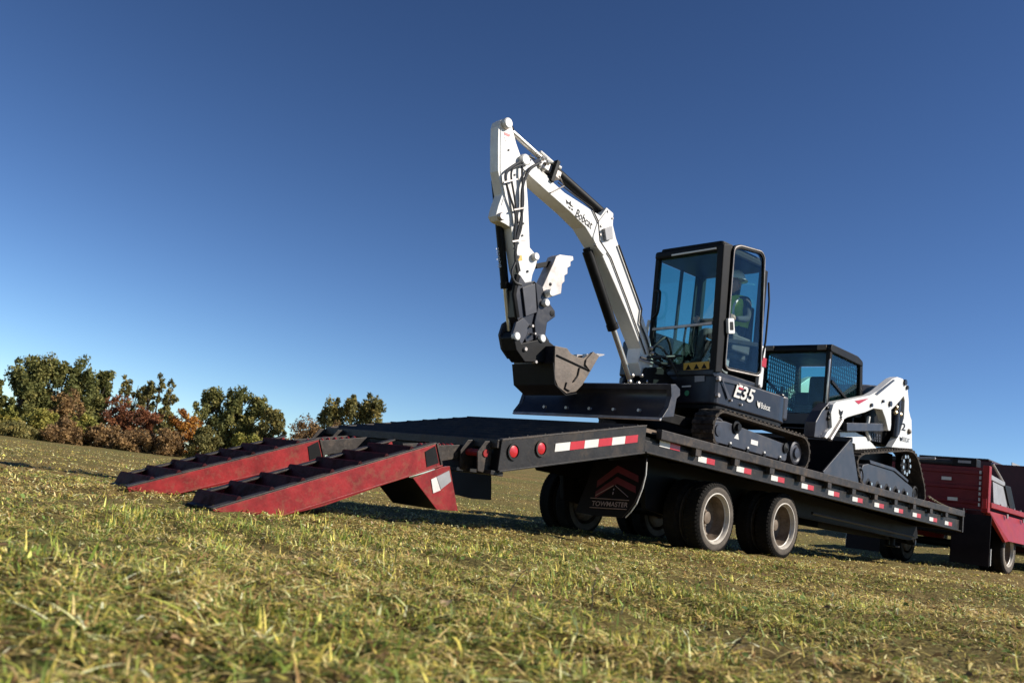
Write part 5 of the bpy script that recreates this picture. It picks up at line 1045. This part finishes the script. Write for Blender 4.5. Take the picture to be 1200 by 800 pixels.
# ------------------------------------------------------------------ red dump truck towing the trailer
def make_truck():
    gz = float(G(10.9, 1.2)); t = thing('dump_truck', 'red dump truck with black mud flaps hitched to the trailer', 'truck', (9.4, 0, float(G(9.4, 0))))
    u0 = 9.2; q = 1.27
    zt = T0.on_p(1149, 547.6, u0)[1]; zb = T0.on_p(1153, 597, u0)[1]
    UE = 14.6
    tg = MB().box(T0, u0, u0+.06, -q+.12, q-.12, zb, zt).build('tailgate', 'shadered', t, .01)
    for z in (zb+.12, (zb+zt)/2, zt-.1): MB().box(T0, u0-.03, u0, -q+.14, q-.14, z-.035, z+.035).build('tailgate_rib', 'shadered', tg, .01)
    for x, y in ((1109, 560), (1116, 584)):
        v, z = T0.on_p(x, y, u0-.04); MB().box(T0, u0-.036, u0-.031, v-.09, v+.09, z-.03, z+.03).build('reflector', 'whitetape', tg)
        MB().box(T0, u0-.036, u0-.031, -v-.09, -v+.09, z-.03, z+.03).build('reflector', 'whitetape', tg)
    for s in (1, -1):
        MB().box(T0, u0-.04, u0+.10, s*(q-.12), s*q, zb-.05, zt+.04).build('corner_post', 'redclean', t, .012)
        hg = MB()
        for k in range(7): MB().cyl((u0-.045, s*(q-.15), zb+.05+k*.1), (u0-.045, s*(q-.15), zb+.11+k*.1), .02, 8).build('hinge', 'rawsteel', t, smooth=True)
    # bed sides: upper board, rail and flared lower skirt (open panel between)
    for s in (1, -1):
        rl = [T0.on_q(x, y, q) for x, y in ((1164, 589.5), (1200, 605), (1200, 609), (1164, 595))]
        du = rl[1][0]-rl[0][0]; k = (UE-rl[0][0])/du
        zr = z0 = rl[0][1]; z1 = rl[3][1]
        sr = MB().box(T0, u0+.1, UE, s*(q-.10), s*(q+.02), z1-.01, z0).build('side_rail', 'redclean', t, .008)
        sk = [T0.on_q(x, y, q+.1) for x, y in ((1164, 598), (1176, 634), (1182, 634))]
        zs0, zs1 = sk[0][1], sk[2][1]
        A = [(u0+.10, s*(q-.02), zs0), (UE, s*(q-.02), zs0), (UE, s*(q+.10), zs1), (u0+.95, s*(q+.10), zs1)]
        MB().prism(A, [(a, b-s*.015, c) for a, b, c in A]).build('side_skirt', 'redclean', t, .004)
        A = [(u0+.10, s*(q-.02), zs0), (u0+.95, s*(q+.10), zs1), (u0+.80, s*(q+.08), zs1-.03), (u0+.05, s*(q-.06), zs0)]
        MB().prism(A, [(a, b-s*.05, c) for a, b, c in A]).build('skirt_edge', 'redclean', t, .004)
        # open frame with pane
        wn = [T0.on_q(x, y, q-.06) for x, y in ((1163.5, 561), (1177.5, 569), (1184, 596), (1164.5, 589))]
        MB().pq(T0, wn, s*(q-.06), s*(q-.07)).build('side_panel', 'greydull', t)
        wf = [T0.on_q(x, y, q-.04) for x, y in ((1177, 568), (1184, 570), (1190, 598), (1183, 596))]
        MB().pq(T0, wf, s*(q-.03), s*(q-.12)).build('panel_post', 'black', t, .01)
        wt = [T0.on_q(x, y, q-.04) for x, y in ((1162, 556), (1178, 565), (1178, 570), (1162, 562))]
        MB().pq(T0, wt, s*(q-.04), s*(q-.10)).build('panel_rail', 'greydull', t, .01)
        A = T0.on_q(1165, 543, q-.05); B = T0.on_q(1178, 566, q-.05)
        MB().tube([(A[0], s*(q-.08), A[1]), (B[0], s*(q-.08), B[1])], .025, 8).build('strut', 'rawsteel', t, smooth=True)
    MB().box(T0, u0+.06, UE, -q+.1, q-.1, zb-.12, zb-.02).build('bed_floor', 'darkred', t)
    MB().box(T0, UE, UE+.06, -q+.08, q-.08, zb-.1, 2.74).build('headboard', 'darkred', t)
    # tarp roller and light box on top
    MB().cyl((u0+.12, -q+.1, zt+.07), (u0+.12, q-.35, zt+.07), .06, 14).build('tarp_roller', 'fabric', t, smooth=True)
    v0, z0 = T0.on_p(1117, 543, u0+.15); v1, z1 = T0.on_p(1147, 534, u0+.15)
    lb = MB().box(T0, u0+.05, u0+.30, v0, v1, zt+.0, zt+.17).build('light_box', 'black', t, .02)
    MB().box(T0, u0+.045, u0+.049, v0+.12, v1-.1, zt+.07, zt+.12).build('label', 'greydull', lb)
    MB().tube([(u0+.08, -.2, zt+.10), (u0+.08, .25, zt+.12)], .03, 8).build('rail_bar', 'rawsteel', t, smooth=True)
    # small fittings: tail lamps, latches, bolts along the rail
    for s in (1, -1):
        for k in range(9):
            uu = u0+.35+k*.42; MB().cyl((uu, s*(q-.02), zr-.01), (uu, s*(q-.02), zr+.03), .018, 8).build('rail_bolt', 'rawsteel', t)
        for k in range(4):
            uu = u0+1.0+k*1.05; MB().box(T0, uu-.03, uu+.03, s*(q+.02), s*(q+.05), zs0-.06, zs0+.02).build('skirt_hinge', 'rawsteel', t, .004)
        MB().box(T0, u0-.06, u0-.03, s*(q-.09), s*(q-.02), zb+.02, zb+.2).build('tail_lamp', 'redplastic', t, .006)
    MB().box(T0, u0-.06, u0-.01, -.9, .9, zb-.09, zb-.01).build('rear_sill', 'darkred', t, .008)
    # chassis, flaps, wheels, cab
    for s in (1, -1):
        MB().box(T0, u0-.1, 18, s*.36, s*.46, zb-.45, zb-.15).build('chassis_rail', 'black', t, .006)
        zf = T0.on_p(1160, 664, u0-.05)[1]
        fl = [(u0-.05, s*.66, zb-.1), (u0-.05, s*1.34, zb-.1), (u0-.09, s*1.34, zf), (u0-.09, s*.66, zf)]
        fo = MB().prism(fl, [(a+.014, b, c) for a, b, c in fl]).build('mud_flap', 'mudflap', t)
        MB().box(T0, u0-.05, u0-.03, s*1.345, s*1.36, zf+.02, zf+.32).build('flap_stiffener', 'cream', fo)
    MB().box(T0, u0-.1, u0+.1, -.7, .7, zb-.5, zb-.2).build('hitch_plate', 'black', t, .01)
    MB().cyl((u0-.16, 0, .50), (u0-.16, 0, .72), .045, 12).build('pintle_hook', 'black', t, smooth=True)
    uw = T0.on_q(1183, 650, 1.22)[0]
    for uu, dual in ((uw, True), (uw+5.6, False)):
        for s in (1, -1): make_wheel(t, uu, s*1.22, s, float(G(uu, 1.1))+.44, dual, r=.45, rim_r=.30)
        MB().cyl((uu, -1, float(G(uu, 0))+.44), (uu, 1, float(G(uu, 0))+.44), .08, 14).build('axle', 'black', t, smooth=True)
    cb = MB().pq(T0, round_poly([(a+1.2, z) for a, z in [(13.8, .75), (13.8, 2.6), (14.0, 2.72), (15.3, 2.70), (15.8, 1.95), (17.4, 1.75), (17.5, .75)]], .12), -1.15, 1.15).build('truck_cab', 'darkred', t, .03)
    for s in (1, -1):
        MB().pq(T0, [(15.5, 1.9), (15.5, 2.5), (16.4, 2.5), (16.75, 1.95)], s*1.152, s*1.158).build('cab_window', 'glass', cb)
    MB().box(T0, 14.990, 14.996, -.6, .6, 2.0, 2.5).build('rear_window', 'glass', cb)
make_truck()
def make_far_truck():
    # second dark red lorry parked beyond, only its box shows
    v0, v1 = -4.6, -2.3; F = T0
    a = T0.on_q(1163, 540, v1); top = a[1]
    u0 = a[0]; t = thing('box_lorry', 'dark red lorry body with grey stripe parked beyond the dump truck', 'truck', (u0+2, (v0+v1)/2, float(G(u0+2, -3.4))))
    g = float(G(u0+2, -3))
    u1 = u0+6.5
    bo = MB().box(F, u0, u1, v0, v1, g+1.0, top).build('box_body', 'darkred', t, .03)
    zs = T0.on_q(1195, 587, v1)[1]; zt2 = T0.on_q(1195, 549, v1)
    MB().box(F, u0+.9, u1-.1, v1+.001, v1+.012, zs-.12, zs+.16).build('stripe', 'greydull', bo)
    MB().box(F, zt2[0]-.9, u1-.1, v1+.001, v1+.02, zt2[1]-.14, zt2[1]+.10).build('top_panel', 'greydull', bo)
    MB().box(F, u0, u1, v0+.1, v1-.1, top, top+.06).build('roof_tarp', 'fabric', bo, .02)
    for s, vv in ((1, v1-.05), (-1, v0+.05)):
        for uu in (u0+1.3, u0+8.4): make_wheel(t, uu, vv, s, float(G(uu, vv))+.45, uu < u0+3, r=.46, rim_r=.30)
    MB().box(F, u0+.2, u0+9.2, -3.9, -3.0, g+.6, g+.95).build('chassis', 'black', t)
    cb = MB().pq(F, round_poly([(u1+.2, g+.7), (u1+.2, g+2.6), (u1+1.6, g+2.6), (u1+2.1, g+1.9), (u1+3.2, g+1.7), (u1+3.2, g+.7)], .12), v0+.1, v1-.1).build('lorry_cab', 'darkred', t, .03)
    MB().pq(F, [(u1+.6, g+1.9), (u1+.6, g+2.45), (u1+1.5, g+2.45), (u1+1.85, g+1.9)], v1-.098, v1-.092).build('cab_window', 'glass', cb)
make_far_truck()
# ------------------------------------------------------------------ tie-down chains at the trailer front
def make_chain(p0, p1, sag, label, n=22):
    p0 = np.array(p0); p1 = np.array(p1); t = thing('tie_down_chain', label, 'chain', tuple(p0), 'tie-down chains on the trailer')
    for i in range(n):
        f = (i+.5)/n; c = p0+(p1-p0)*f-np.array([0, 0, sag*4*f*(1-f)]); d = (p1-p0)/np.linalg.norm(p1-p0); L = np.linalg.norm(p1-p0)/n*.72
        up = np.array([0, 0, 1.]) if i % 2 else np.array([0, 1., 0]); up = up-d*(up@d); up /= np.linalg.norm(up)
        pts = [c+d*L*math.cos(a)+up*L*.6*math.sin(a) for a in np.linspace(0, 2*math.pi, 11)]
        MB().tube(pts, .011, 5, False).build('link', 'chain', t, smooth=True)
    return t
a = T0.on_q(1088, 581, .9); b = T0.on_q(1122, 603, 1.25)
make_chain((a[0], .9, a[1]), (7.55, 1.24, 1.17), .03, 'rusty chain running from the loader track to the front stake')
make_chain((7.0, .95, 1.22), (7.60, 1.10, 1.18), .02, 'short rusty chain lying slack on the front corner of the deck', 12)
for o in bpy.data.objects:
    if '_base' in o: del o['_base']
